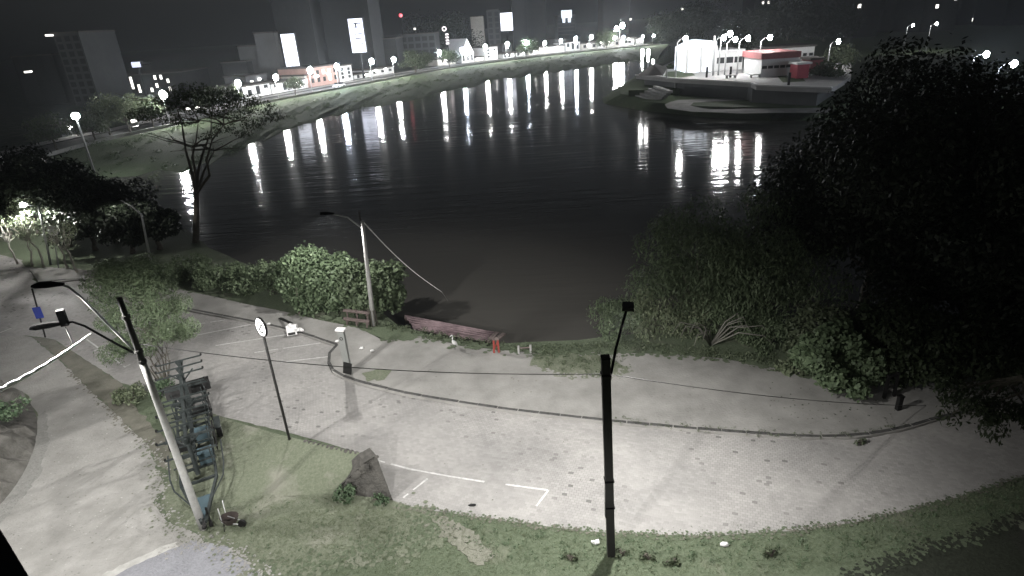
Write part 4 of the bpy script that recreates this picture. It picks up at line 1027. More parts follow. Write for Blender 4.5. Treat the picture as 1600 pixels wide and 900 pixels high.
weeds('lot_leaf_litter', [(1200, 600), (1350, 625), (1480, 640), (1420, 668), (1200, 660)], 60, .05, 'leafD', .03, .11)
for i, (x, y, lb) in enumerate(((892, 875, 'dark low weed left of the square pole foot'), (972, 867, 'small weed touching the square pole foot'), (1050, 880, 'dark spreading weed right of the square pole'), (1205, 868, 'dark weed on the verge between pole and lower right corner'), (1345, 694, 'dark weed growing at the curved kerb under the tree'), (1014, 873, 'pale sprig between two weeds right of the square pole'))):
    bush('weed', lb, P(x, y, .01), .32, .22, .24, 130, .1, 'leaf', clumps=6, cat='weed')

# ------------------------------------------------------------------ far bank: railing wall, buildings, lamps
def road_at(px, off):
    """point on the riverside road seen in picture column px, shifted off metres away from the river"""
    best = None
    for i in range(109):
        a = roadl[i]+road_norm[i]*off; b = roadl[i+1]+road_norm[i+1]*off
        xa, xb = proj(a)[0], proj(b)[0]
        if xa <= px <= xb and a.y > 60: best = a.lerp(b, (px-xa)/max(1e-6, xb-xa))
    if best is None: best = min((roadl[i]+road_norm[i]*off for i in range(110) if (roadl[i]+road_norm[i]*off).y > 60), key=lambda q: abs(proj(q)[0]-px))
    return best
# low parapet along the top of the bank
wt2 = thing('river_parapet', 'long low pale parapet wall along the top of the far grassy bank', 'wall', roadl[40])
for i in range(22, 108, 2):
    a, b = roadl[i]+road_norm[i]*.3, roadl[i+2 if i+2 < 110 else 109]+road_norm[min(i+2, 109)]*.3
    m_ = MB(); m_.beam(Vector((a.x, a.y, .3)), Vector((b.x, b.y, .3)), .2, .6); obj('panel', m_, MT['conc'], wt2)

def window_grid(bld, L, Rr, z0, z1, cols, rows, ww, wh, lit=0.0, out=None, name='window'):
    """recessed-looking framed panes standing 3 cm proud of the facade"""
    d = (Rr-L).normalized(); wlen = (Rr-L).length
    for r in range(rows):
        for c in range(cols):
            u = wlen*(c+.5)/cols; z = z0+(z1-z0)*(r+.5)/rows
            p = L+d*u+out*.04; m_ = MB(); m_.box((p.x, p.y, z), (ww, .08, wh), math.atan2(d.y, d.x))
            obj(name, m_, MT['litwin'] if random.random() < lit else MT['glass'], bld)
def block(name, label, L, Rr, z1, depth, m, roof='roof', wins=None, cat='building', gable=0.0, roofh=.4, base=0.0, out=None, overhang=.3):
    L, Rr = Vector((L.x, L.y, 0)), Vector((Rr.x, Rr.y, 0)); d = (Rr-L).normalized(); n_ = Vector((-d.y, d.x, 0))
    if n_.dot(L) < 0: n_ = -n_
    bld = thing(name, label, cat, L.lerp(Rr, .5))
    q = [L, Rr, Rr+n_*depth, L+n_*depth]; m_ = MB(); m_.prism([(p.x, p.y) for p in q], base-.3, z1); obj('wall', m_, MT[m], bld)
    m_ = MB()
    if gable:
        o_ = overhang; a, b, c, e = q[0]-d*o_-n_*o_, q[1]+d*o_-n_*o_, q[2]+d*o_+n_*o_, q[3]-d*o_+n_*o_
        r0, r1 = (a+b)/2, (c+e)/2
        vs = [(p.x, p.y, z1+.005) for p in (a, b, c, e)]+[(r0.x, r0.y, z1+gable), (r1.x, r1.y, z1+gable)]
        m_.add(vs, [(3, 2, 1, 0), (0, 1, 4), (2, 3, 5), (1, 2, 5, 4), (3, 0, 4, 5)])
    else:
        o_ = overhang; a, b, c, e = q[0]-d*o_-n_*o_, q[1]+d*o_-n_*o_, q[2]+d*o_+n_*o_, q[3]-d*o_+n_*o_
        m_.prism([(p.x, p.y) for p in (a, b, c, e)], z1+.003, z1+roofh)
    obj('roof', m_, MT[roof], bld)
    if wins:
        cols, rows, ww, wh, lit = wins
        window_grid(bld, L, Rr, base+.8, z1-.4, cols, rows, ww, wh, lit, -n_)
    return bld, L, Rr, -n_
def shop(name, label, xl, xr, ytop, off, depth, m, **k):
    L, Rr = road_at(xl, off), road_at(xr, off); c = L.lerp(Rr, .5); zt = top_z(c.x, c.y, ytop); res = block(name, label, L, Rr, zt, depth, m, **k)
    d = (res[2]-res[1]); w_ = d.length
    for i in range(max(1, int(w_/7))):                    # bulkhead lamps under the eaves
        p = res[1]+d*((i+.5+random.uniform(-.25, .25))/max(1, int(w_/7)))+res[3]*.25; m_ = MB(); m_.box((p.x, p.y, min(zt-.4, 3.1)), (.75, .4, .4), math.atan2(d.y, d.x)); obj('wall_lamp', m_, MT['walllamp'], res[0])
    return res
def tower(name, label, xl, xr, ytop, Y, depth, m, **k):
    yb = ytop+30; L, Rr = PY(xl, yb, Y), PY(xr, yb, Y); c = L.lerp(Rr, .5); return block(name, label, L, Rr, top_z(c.x, c.y, ytop), depth, m, **k)
# row along the riverside street
shop('house', 'grey two-storey house behind the brightest left lamp', 97, 128, 196, 16, 10, 'bmid', wins=(2, 2, 1.6, 1.3, 0))
b_, L, Rr, o_ = shop('house', 'small white gabled house right of the brightest left lamp', 126, 150, 214, 15.5, 8, 'bwhite', gable=2.5, wins=(2, 1, .8, 1.1, 0))
shop('shop', 'low white shop seen through the umbrella tree', 200, 285, 188, 16, 9, 'bwhite', wins=(5, 1, 1.8, 1.6, .25))
shop('shop', 'low bright shop seen right of the umbrella tree trunk', 288, 352, 172, 16, 9, 'cream', wins=(5, 1, 1.5, 1.5, .4))
shop('house', 'white flat-roofed house with long balcony under the left street lamps', 372, 424, 134, 17, 12, 'bwhite', wins=(4, 2, 1.4, 1.3, .1))
shop('shop', 'low pale shop below the lit white tower panel', 426, 478, 128, 17, 10, 'bwhite', wins=(4, 2, 1.4, 1.3, .3))
shop('shop', 'long salmon-pink shop with awning among the far street lamps', 486, 530, 104, 16, 12, 'pink', wins=(5, 2, 1.2, 1.3, .15))
shop('house', 'pale grey cube building right of the salmon-pink shop', 532, 552, 103, 16, 10, 'bwhite', wins=(2, 3, 1.3, .9, 0))
shop('shop', 'low bright white hall beside the leafy roadside tree', 580, 616, 107, 16, 12, 'bwhite', wins=(3, 1, 1.6, .8, 0))
shop('shop', 'low pale shop right of the leafy roadside tree', 684, 712, 92, 17, 10, 'cream', wins=(4, 1, 1.6, 1.2, .5))
b_, L, Rr, o_ = shop('house', 'white gabled house with small dark windows on the far street', 722, 741, 84, 16, 10, 'bwhite', gable=6, roof='bwhite', wins=(3, 2, .9, 1.1, 0))
shop('house', 'stepped white house right of the white gabled house', 759, 778, 74, 16, 10, 'bwhite', wins=(2, 3, 1.2, .8, .2))
shop('shop', 'low lilac-white kiosk shop beneath the third lit tower panel', 787, 804, 84, 16, 8, 'bwhite', wins=(3, 1, 1.4, 1.3, .4))
shop('house', 'white three-storey house between far street lamps', 884, 906, 66, 18, 10, 'bwhite', wins=(3, 3, 1.3, 1.0, .1))
shop('shop', 'bright low white hall near the bend of the far street', 976, 991, 60, 18, 12, 'bwhite', wins=(3, 1, 1.5, 1.2, .3))
# small lit shopfronts
for xl, xr, yt, lb in ((842, 862, 74, 'low shop with bright front left of the red-lit tree'), (910, 932, 68, 'low grey shop right of the white three-storey house'), (944, 968, 64, 'low pale shop before the bend of the far street')):
    shop('shop', lb, xl, xr, yt, 17, 8, 'cream', wins=(3, 1, 1.6, 1.4, .5))
for xl, xr, yt, off, m, lb in ((388, 420, 118, 34, 'bmid', 'dim grey house behind the white house with long balcony'), (478, 490, 118, 17, 'cream', 'narrow cream house left of the salmon-pink shop'), (554, 578, 116, 17, 'bwhite', 'low white garage between the grey cube building and the bright hall'), (556, 590, 96, 34, 'bmid', 'dim grey house behind the low white garage'), (742, 757, 90, 17, 'cream', 'low cream house between the two white gabled and stepped houses'), (806, 822, 82, 17, 'bwhite', 'low white shop between kiosk shop and reddish-lit tree'), (826, 842, 78, 17, 'cream', 'low cream shop beside the reddish-lit tree'), (862, 882, 72, 17, 'bwhite', 'low white shop left of the white three-storey house'), (868, 884, 62, 40, 'bmid', 'taller dim house behind the low white shops'), (934, 944, 65, 17, 'bwhite', 'narrow white shop between two low grey shops'), (956, 972, 52, 45, 'bmid', 'dim roof behind the lamps before the bend'), (993, 1006, 60, 18, 'bwhite', 'last low white building of the far street before the park trees'), (700, 720, 76, 40, 'bmid', 'dim house behind the low pale shop'), (785, 800, 70, 40, 'bmid', 'dim house behind the lilac-white kiosk shop')):
    if road_at(xr, off) != road_at(xl, off): shop('house', lb, xl, xr, yt, off, 9, m, wins=(2, 1, 1.3, 1.3, .5))
# one parked car before the salmon shop
cq = road_at(530, 5); cd = (road_at(534, 5)-cq).normalized(); cr = thing('parked_car', 'small white car parked on the far street before the grey cube building', 'car', (cq.x, cq.y, -.1)); ca_ = math.atan2(cd.y, cd.x)
m_ = MB(); m_.box((cq.x, cq.y, .5), (4.1, 1.7, .7), ca_); obj('body', m_, MT['bwhite'], cr)
m_ = MB(); m_.box((cq.x, cq.y, 1.1), (2.2, 1.5, .5), ca_); obj('cabin', m_, MT['glass'], cr)
for s in (-1, 1):
    for k in (-1, 1):
        c_ = cq+cd*1.3*s+Vector((-cd.y, cd.x, 0))*.8*k; m_ = MB(); m_.tube([(c_.x-cd.y*-.1*k, c_.y, .22), (c_.x+cd.y*-.1*k, c_.y+.1*k, .22)], .32, 10); obj('wheel', m_, MT['black'], cr)
# towers and blocks behind
tower('tower', 'dim slab tower with pale corner strip at upper left', 92, 132, 52, 190, 18, 'bgrey', wins=(3, 9, 1.5, 1.4, 0))
tower('tower', 'darker slab tower left of the pale cornered tower', 28, 92, 88, 200, 20, 'bdark', wins=(4, 7, 1.8, 1.5, 0))
tower('block', 'low dark office block with scattered lit windows under the blue sign', 140, 292, 118, 215, 20, 'bdark', wins=(16, 4, .75, 1.3, .3))
tower('block', 'stepped grey blank-walled block left of the first lit tower panel', 377, 432, 72, 225, 25, 'bmid')
tower('block', 'grey higher step of the blank-walled block', 402, 434, 52, 222, 15, 'bmid')
tower('block', 'low wide dark-grey block in front of the stepped block', 352, 392, 98, 220, 12, 'bdark')
T1 = tower('tower', 'tall dark tower carrying the first lit white panel', 422, 482, -30, 226, 22, 'bdark', wins=(5, 10, 1.1, 1.2, .02))
tower('tower', 'broad dark tower between the first and second lit panels', 484, 572, -40, 240, 24, 'bdark', wins=(6, 10, 1.1, 1.2, .02))
tower('block', 'dim mid-rise block right of the second lit panel', 572, 622, 62, 262, 20, 'bdark', wins=(4, 4, 2, 1.8, 0))
tower('block', 'dim grey mid-rise block behind the leafy roadside tree', 628, 682, 54, 290, 22, 'bgrey', wins=(5, 4, 2.2, 1.8, 0))
tower('tower', 'pale brownish plain tower left of the third lit panel', 737, 757, 26, 350, 20, 'cream')
tower('tower', 'dim narrow tower just left of the third lit panel', 762, 782, 16, 356, 20, 'bgrey', wins=(2, 7, 2, 2, 0))
tower('tower', 'dark tall tower just right of the third lit panel', 800, 822, -20, 350, 20, 'bdark', wins=(2, 8, 2, 2, .03))
tower('tower', 'dark greenish tower left of the illuminated rooftop', 820, 853, -10, 400, 24, 'bdark', wins=(3, 8, 2.5, 2, 0))
RT_ = tower('tower', 'grey ribbed office tower crowned by a bright rooftop lantern', 872, 899, 24, 480, 26, 'bgrey', wins=(3, 6, 4, 1.8, 0))
tower('tower', 'dark slim tower above the bend of the far street', 942, 984, -15, 520, 26, 'bdark', wins=(3, 8, 4, 2.5, .02))
for xl, xr, yt, Y, lb in ((1302, 1336, -30, 300, 'dark high-rise right of the round-topped dark park tree'), (1338, 1376, -20, 280, 'pale-edged high-rise with balconies at upper right'), (1384, 1440, -30, 310, 'wide dark high-rise with three bright windows at upper right'), (1446, 1500, -30, 290, 'dark ribbed high-rise second from the right edge'), (1506, 1570, -40, 330, 'dark high-rise with a column of three small lights'), (1574, 1640, -20, 300, 'dark high-rise at the upper right corner'), (1180, 1216, -40, 420, 'faint high-rise left of the round-topped dark park tree')):
    tower('tower', lb, xl, xr, yt, Y, 20, 'bdark', wins=(4, 7, 1.3, 1.5, .05))
m_ = MB(); c_ = PY(885, 22, 478); m_.box((c_.x, c_.y, c_.z), (7, 6, 5)); m_.box((c_.x-2, c_.y, c_.z-4), (1.5, 5, 3)); m_.box((c_.x+2, c_.y, c_.z-4), (1.5, 5, 3))
tag(obj('rooftop_lantern', m_, MT['whiteglow']), 'bright white lantern box on top of the ribbed office tower', 'lantern')
# backlit facade panels
def panel(label, xa, ya, xb, yb, wpx, Y, m, name='facade_panel', marks=()):
    """upright glowing panel: top centre (xa, ya), foot centre (xb, yb)"""
    c = PY((xa+xb)/2, (ya+yb)/2, Y); zt = top_z(c.x, c.y, ya); z0 = top_z(c.x, c.y, yb); wd = wpx/FPX*Y*1.08
    t = thing(name, label, 'illuminated sign', (c.x, c.y, z0)); m_ = MB(); m_.box((c.x, c.y, (zt+z0)/2), (wd, .6, zt-z0), -.12); obj('face', m_, MT[m], t)
    fr = MB(); fr.box((c.x+.1, c.y+.7, (zt+z0)/2), (wd+.5, .7, zt-z0+.5), -.12); obj('frame', fr, MT['bdark'], t)
    for (u, v, a, b, mm) in marks:
        m_ = MB(); m_.box((c.x+u*wd, c.y-.34-.12*u*wd*-1*0-abs(0), z0+(zt-z0)*v), (a*wd, .16, b*(zt-z0)), -.12); obj('glyph', m_, MT[mm], t)
    # fixings back to the building
    for zz in (z0+1, zt-1): m_ = MB(); m_.beam((c.x, c.y+.9, zz), (c.x, c.y+9, zz), .3, .3); obj('bracket', m_, MT['bdark'], t)
    m_ = MB(); m_.tube([(c.x, c.y+.8, z0), (c.x, c.y+.8, 0)], .35, 8); obj('mast', m_, MT['bdark'], t)
    return t
panel('tall glowing white panel on the first dark tower', 450, 53, 457, 106, 18, 214, 'panel', marks=((.3, .45, .1, .02, 'bgrey'),))
panel('tall glowing bluish-white sign with dark vertical letters', 552, 29, 564, 82, 19, 226, 'panelB',
      marks=((.12, .86, .5, .03, 'black'), (.02, .80, .1, .12, 'black'), (.32, .80, .1, .12, 'black'), (.12, .745, .5, .02, 'black'), (.1, .55, .6, .025, 'black'), (.3, .5, .12, .1, 'black'), (.1, .42, .5, .03, 'black'), (.25, .3, .36, .05, 'black'), (.1, .26, .6, .02, 'black')))
panel('glowing white panel on the far towers, third and smallest of the lit panels', 790, 20, 793, 48, 16, 330, 'panel', marks=((.3, .3, .2, .03, 'bgrey'), (.25, .62, .12, .03, 'bgrey')))
panel('small blue-white glowing sign on the roof of the dark office block', 212, 97, 213, 105, 11, 208, 'panelB')
# small neon ring sign and beacon
c_ = PY(694, 45, 275); z0_ = 0
nz = thing('neon_sign', 'small pale neon ring above four short bars, on a dark mast', 'neon sign', (c_.x, c_.y, 0))
fn = Vector((0, -1, 0)); sx_ = Vector((1, 0, 0)); sy_ = Vector((0, 0, 1))
obj('ring', disc(c_, .55, .95, 0, .15, n=20), MT['neon'], nz)
for k in range(4): m_ = MB(); m_.box((c_.x+.9, c_.y, c_.z-2.2-k*1.15), (1.3, .15, .6)); obj('bar', m_, MT['neon'], nz)
m_ = MB(); m_.tube([(c_.x+.9, c_.y+.4, 0), (c_.x+.9, c_.y+.4, c_.z)], .25, 8); obj('mast', m_, MT['bdark'], nz)
c_ = PY(626, 24, 300); bn = thing('beacon_mast', 'slim mast with a red beacon above the dim mid-rise blocks', 'mast', (c_.x, c_.y, 0))
m_ = MB(); m_.tube([(c_.x, c_.y, 0), (c_.x, c_.y, c_.z-.6)], [.4, .15], 6); obj('mast', m_, MT['bdark'], bn)
m_ = MB(); m_.ball(c_, .8); obj('beacon', m_, MT['redlight'], bn, smooth=True)

# street lamps: pole, arm, globe; each one placed where its head shows
LB = ['lamp over the low shop seen through the umbrella tree', 'lamp left of the white house with long balcony', 'lamp at the left end of the pale shop below the lit panel', 'lamp at the left end of the salmon-pink shop', 'lamp at the right end of the salmon-pink shop',
      'lamp right of the pale grey cube building', 'lamp half hidden by the leafy roadside tree', 'lamp over the low pale shop right of the leafy tree', 'lamp touching the left side of the white gabled house', 'lamp left of the stepped white house', 'lamp beneath the third lit panel',
      'lamp right of the lilac-white kiosk shop', 'lamp over the red-lit tree', 'lamp left of the white three-storey house', 'lamp right of the white three-storey house', 'lamp over the low grey shop', 'lamp before the bend of the far street', 'lamp at the bright hall near the bend', 'higher lamp near the bend of the far street', 'upper lamp beside the dark slim tower', 'last lamp but one before the dark park trees', 'last lamp of the far street before the dark park trees']
HEADS = [(268, 148), (380, 130), (438, 121), (491, 110), (532, 104), (585, 96), (619, 93), (689, 82), (724, 78), (760, 73), (794, 69), (824, 67), (852, 67), (877, 64), (900, 60), (924, 58), (960, 59), (974, 58), (963, 45), (972, 40), (1004, 57), (1021, 56)]
proto = None
def street_lamp_proto(m='lamp', nm='street_lamp', gr=.8):  # far globes oversized: the lamp's glare is put into their shape
    t = thing(nm, 'x', 'street lamp', (0, 0, 0))
    m_ = MB(); m_.tube([(0, 0, 0), (0, 0, 4), (0, 0, 6.6)], [.13, .1, .07], 7); m_.tube([(0, 0, 6.5), (.3, -.3, 6.95), (.7, -.8, 7.1)], .05, 6); obj('pole', m_, MT['galv'], t)
    m_ = MB(); m_.ball((.8, -1.0, 7.0), (gr*1.0, gr*1.0, gr*1.25), 12, 8); obj('lamp_globe', m_, MT[m], t, smooth=True)
    return t
for i, (x, y) in enumerate(HEADS):
    g = road_at(x, 1.4 if i not in (18, 19) else 22); k = min(1.7, max(.6, top_z(g.x, g.y, y)/7.0)); loc = (g.x-.8*k, g.y+1.0*k, 0)
    lb = ('bright street ' if i % 2 == 0 else 'glowing street ')+LB[i]
    if i in (4, 8, 11, 14, 17): c = street_lamp_proto('lampblue'); c.location = loc; c.scale = (k, k, k); c['label'] = lb.replace('street', 'bluish street'); c['group'] = 'street lamps along the far riverside street'
    elif proto is None: proto = street_lamp_proto(); proto.location = loc; proto.scale = (k, k, k); proto['label'] = lb; proto['group'] = 'street lamps along the far riverside street'
    else: copy_tree(proto, loc=loc, label=lb, sc=k)
# the brightest lamp, upper left
q = P(118, 181, 7.5); bl = thing('street_lamp', 'brightest street lamp at upper left in front of the grey two-storey house', 'street lamp', (q.x, q.y, 0))
m_ = MB(); m_.tube([(q.x, q.y, 0), (q.x, q.y, 7.2)], [.16, .1], 8); obj('pole', m_, MT['galv'], bl); m_ = MB(); m_.ball(q, (.5, .5, .42), 16, 10); obj('lamp_globe', m_, MT['lampbig'], bl, smooth=True)
# park and right-bank lamps
proto2 = None
PARK = [((1071, 62), 'lamp at the left edge of the white stage', 'lamp'), ((1131, 60), 'left of two park lamps above the stage wing', 'lamp'), ((1141, 54), 'higher park lamp right of the white stage', 'lamp'), ((1149, 63), 'park lamp over the dark round planter tree', 'lamp'), ((1169, 61), 'park lamp between planter tree and long pavilion', 'lamp'), ((1182, 80), 'low park lamp at the left end of the long pavilion', 'lamp'), ((1203, 60), 'park lamp over the left end of the long pavilion', 'lamp'), ((1310, 66), 'park lamp above the dark shrubs right of the pavilion', 'lamp'), ((1419, 80), 'small lamp seen over the huge black trees', 'lamp'), ((1457, 70), 'small lamp right of the one over the black trees', 'lamp'), ((1541, 87), 'bluish lamp on the right-bank path, left of two', 'lampblue'), ((1584, 102), 'bluish lamp on the right-bank path at the right edge', 'lampblue')]
for (x, y), lb, m in PARK:
    q = PY(x, y, 128 if y < 70 else 150) if x < 1400 else P(x, y, 7.5); sc = (q.z)/7.0
    if x in (1419, 1457): q = PY(x, y, 190)
    if m == 'lamp':
        if proto2 is None: proto2 = street_lamp_proto('lamppark', 'park_lamp', .3); proto2['label'] = lb; proto2['group'] = 'lamps in the riverside park'; pr_ = proto2
        else: pr_ = copy_tree(proto2, label=lb)
    else: pr_ = street_lamp_proto('lampblue', 'park_lamp', .32); pr_['label'] = lb; pr_['group'] = 'lamps on the right-bank path'
    pr_['category'] = 'street lamp'; pr_.scale = (sc, sc, sc); pr_.location = (q.x-.8*sc, q.y+1.0*sc, 0.15)
# little lights far off
for x, y, Y, m, lb in ((77, 55, 190, 'litwin', 'lone lit window lamp high on the upper-left tower'), (44, 112, 196, 'litwin', 'lone lit window on the darker left tower'), (648, 45, 300, 'litwin', 'small light on the mid-rise block roof'), (1422, 13, 308, 'litwin', 'brightest window on the wide dark high-rise'), (985, 30, 500, 'litwin', 'small white light by the dark slim tower'), (1066, 14, 400, 'litwin', 'small star-like light above the dark park trees')):
    m_ = MB(); c_ = PY(x, y, Y-2); s_ = Y/961*1.8; m_.box((c_.x, c_.y, c_.z), (s_, 3.0, s_*1.25)); m_.box((c_.x, c_.y-.1, c_.z-s_*.7), (s_*1.2, 2.8, s_*.12))
    tag(obj('wall_light', m_, MT[m]), lb, 'light')
# trees of the far side
tree('roadside_tree', 'dark leafy roadside tree lit green by the lamp on its left', road_at(650, 3), 8.5, 6.8, 5200, .5, 'leaf', trunk_h=2.0, clumps=26, tr=.3, squash=.7, spread=1.1)
tree('roadside_tree', 'rounded dark tree in front of the low pale shop', road_at(703, 4), 7.5, 4.2, 2500, .5, 'leafD', trunk_h=2, tr=.2)
tree('roadside_tree', 'dark small-leaved tree with reddish light beneath on the far street', road_at(822, 4), 8, 6, 2500, .6, 'leafD', trunk_h=2, tr=.2)
tree('roadside_tree', 'small dark tree in front of the pale shop below the first lit panel', road_at(462, 4), 5, 3, 1800, .4, 'leafD', trunk_h=1.8, tr=.15)
tree('roadside_tree', 'dark tree left of the bright hall near the bend', road_at(948, 5), 9, 5, 2000, .6, 'leafD', trunk_h=2, tr=.2)
for x, off, h, r_, lb in ((172, 6, 8, 4, 'grey-lit rounded tree right of the brightest left lamp'), (205, 4, 8.5, 3.2, 'pale-lit tree by the left shops'), (240, 5, 6, 3, 'dark tree before the low white shop'), (150, 2, 5, 3, 'low bush-like tree beneath the white gabled house'), (90, 3, 6, 3.5, 'dim tree left of the brightest lamp'), (330, 3, 6.5, 3.4, 'dark tree at the right end of the low bright shop'), (365, 2, 5.5, 3, 'dark tree below the white house with long balcony')):
    tree('roadside_tree', lb, road_at(x, off), h, r_, 2200, .38, 'leafP' if x in (172, 205) else 'leaf', trunk_h=2, tr=.18)
for x, y, Y, h, r_, lb in ((690, 40, 330, 30, 18, 'large round dark tree on the rise behind the neon ring'), (1065, 45, 250, 25, 13, 'tall dark park tree left of the white stage'), (1100, 30, 300, 28, 15, 'tall dark park tree behind the white stage'), (1235, 28, 215, 26, 15, 'round-topped dark park tree under the upper right towers'), (1290, 40, 200, 22, 10, 'dark park tree right of the round-topped one'), (1165, 45, 240, 20, 10, 'dark park tree behind the park lamps')):
    Y *= 1.35 if x > 1000 else 1; r_ *= 1.25 if x > 1000 else 1; p = PY(x, y, Y); tree('park_tree', lb, (p.x, p.y, 0), max(12, top_z(p.x, p.y, y-30)), r_, 9000, .95, 'leafX', trunk_h=3, clumps=40, tr=.5, spread=1.1)
# bank undergrowth
cc = []; rr = []
for i in range(14, 108):
    for _ in range(18):
        f = random.random()**.8; p = shore[i].lerp(roadl[i], .12+.8*f); s_ = random.uniform(.3, 1.0) if i > 48 else random.uniform(.3, 1.3)
        cc.append((p.x+random.uniform(-1, 1), p.y+random.uniform(-1, 1), (WZ-.5)*(1-(.12+.8*f))**.9+s_*.3)); rr.append(s_)
o = bpy.data.objects.new('bank_undergrowth', leaf_mesh('bank_undergrowth', cc, rr, 80000, .3, MT['leafO'], -.1, .4, flat=.6)); COL.objects.link(o); stuff(o)

# ------------------------------------------------------------------ park headland: plaza deck, steps, stage, pavilion
dzp = 3.2
deck_px = [(994, 118), (1030, 121), (1062, 124), (1120, 127), (1174, 130), (1182, 134), (1230, 136), (1300, 138), (1330, 120), (1330, 98), (1180, 88), (1060, 92), (1035, 103), (1010, 112)]
dpts = px_poly(deck_px, dzp); mb = MB(); mb.prism(dpts, dzp-.7, dzp); dk_ = struct('plaza', mb, MT['deck'])
cen = sum(dpts, Vector((0, 0, 0)))/len(dpts); mb = MB(); mb.prism([cen+(p-cen)*.9 for p in dpts], 0, dzp-.7); struct('plaza_base', mb, MT['bmid'])
rim = resample([P(x, y, dzp) for x, y in deck_px[:8]], 16)
rt_ = thing('plaza_edge', 'pale concrete coping along the edge of the raised park plaza', 'coping', rim[0])
for a, b in zip(rim, rim[1:]):
    m_ = MB(); m_.beam(a+Vector((0, 0, .13)), b+Vector((0, 0, .13)), .6, .22); obj('coping_block', m_, MT['bwhite'], rt_)
sheet('plaza_lawn', [(1040, 112), (1080, 110), (1086, 118), (1060, 122), (1036, 119)], dzp+.02, MT['bank'], 3, .2)
sheet('plaza_lawn', [(1215, 118), (1250, 116), (1258, 127), (1222, 129)], dzp+.02, MT['bank'], 3, .2)
sheet('park_lawn', [(1000, 158), (1060, 154), (1170, 153), (1280, 150), (1290, 160), (1200, 168), (1090, 166), (1045, 162)], .19, MT['bank'], 3, .4)
sheet('park_path', [(1038, 163), (1060, 156), (1170, 152.5), (1300, 147), (1300, 151), (1170, 156), (1085, 160), (1078, 165), (1110, 171), (1300, 168), (1300, 176), (1160, 177), (1080, 174), (1045, 169)], .21, MT['walk'], 3, .3)
# terrace steps
st = thing('terrace_steps', 'curved stone terrace steps on the headland lawn below the plaza', 'steps', P(1015, 150, .2))
for k in range(5):
    m_ = MB(); z_ = .35+.42*k
    line = smooth_line([P(992+8*k, 147.5-3.4*k, z_), P(1010+7*k, 151.5-3.2*k, z_), P(1034+3.5*k, 154-3.0*k, z_)], 2)
    for a, b in zip(line, line[1:]): m_.beam(a-Vector((0, 0, .2)), b-Vector((0, 0, .2)), .9, .4)
    obj('step', m_, MT['conc'], st)
m_ = MB(); ab = [P(982, 150, .2), P(1000, 142, .2), P(1050, 138, .2), P(1062, 148, .2)]; m_.prism([(p.x, p.y) for p in ab], .1, 1.3); struct('terrace_bank', m_, MT['bank'])
# pale sloping canopy on the plaza tip
c0_ = [P(998, 116, dzp+.6), P(1036, 115, dzp+.6), P(1042, 105, dzp+2.2), P(1022, 99, dzp+2.6)]
cn = thing('canopy', 'pale sloping canopy roof at the tip of the raised plaza', 'canopy', Vector(c0_[0]))
m_ = MB(); m_.add([(p.x, p.y, p.z) for p in c0_]+[(p.x, p.y, p.z-.35) for p in c0_], [(0, 1, 2, 3), (7, 6, 5, 4), (0, 4, 5, 1), (1, 5, 6, 2), (2, 6, 7, 3), (3, 7, 4, 0)]); obj('roof', m_, MT['deck'], cn)
for p in c0_: m_ = MB(); m_.tube([(p.x, p.y, dzp), (p.x, p.y, p.z-.35)], .15, 7); obj('post', m_, MT['galv'], cn)
for x, lb in ((1003, 'slim pale lamp standing left of the sloping canopy'), (1012, 'slim pale lamp touching the sloping canopy')):
    p = P(x, 113, dzp); t = thing('plaza_lamp', lb, 'street lamp', p); zt = top_z(p.x, p.y, 77); m_ = MB(); m_.tube([p, (p.x, p.y, zt)], [.16, .12], 7); obj('pole', m_, MT['galv'], t)
    m_ = MB(); m_.tube([(p.x, p.y, zt-2.6), (p.x, p.y, zt-.8), (p.x, p.y, zt)], [.15, .38, .3], 8); obj('lamp_shade', m_, MT['plazaglow'], t)
# white stage with curved roof
def at(x, y, Y): return PY(x, y, Y)
sY = 139; L, Rr = at(1072, 95, sY), at(1118, 95, sY); stg = thing('stage', 'big white curved-roof stage shell with painted floodlight glow in the park', 'stage', (L.x, L.y, 0))
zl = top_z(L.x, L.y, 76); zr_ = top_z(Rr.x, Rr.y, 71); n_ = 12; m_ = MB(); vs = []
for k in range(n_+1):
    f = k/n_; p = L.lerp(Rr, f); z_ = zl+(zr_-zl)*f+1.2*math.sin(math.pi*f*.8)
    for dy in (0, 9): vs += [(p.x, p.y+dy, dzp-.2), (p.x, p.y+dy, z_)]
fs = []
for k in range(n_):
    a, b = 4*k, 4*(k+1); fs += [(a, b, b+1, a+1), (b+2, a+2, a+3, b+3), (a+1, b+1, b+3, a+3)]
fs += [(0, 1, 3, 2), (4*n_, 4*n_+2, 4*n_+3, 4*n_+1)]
m_.add(vs, fs); obj('shell', m_, MT['whiteglow'], stg)  # floodlit white walls, their brightness painted as emission
for f in (.02, .5, .98):
    p = L.lerp(Rr, f); m_ = MB(); m_.beam((p.x, p.y-.3, 0), (p.x, p.y-.3, zl+(zr_-zl)*f), .5, .3, Vector((0, 1, 0))); obj('mullion', m_, MT['bwhite'], stg)
p = at(1115, 80, sY-3); m_ = MB(); m_.tube([(p.x, p.y, 0), (p.x, p.y, p.z+3.0)], .25, 8); fp_ = tag(obj('light_mast', m_, MT['bwhite']), 'white mast at the right end of the white stage', 'mast')
L, Rr = at(1119, 95, sY), at(1160, 96, sY); block('stage_wing', 'low white stage wing right of the white stage shell', L, Rr, top_z(L.x, L.y, 82), 9, 'bwhite', roof='bwhite', base=dzp, wins=(3, 1, 1.6, 1.2, 0))
tree('planter_tree', 'dark branching tree in front of the big white stage', P(1088, 104, dzp), 8, 4, 700, .5, 'leafX', trunk_h=2, tr=.2)
tree('planter_tree', 'small dark planter tree before the stage wing', P(1156, 103, dzp), 7, 3, 1200, .45, 'leafX', trunk_h=3, tr=.25)
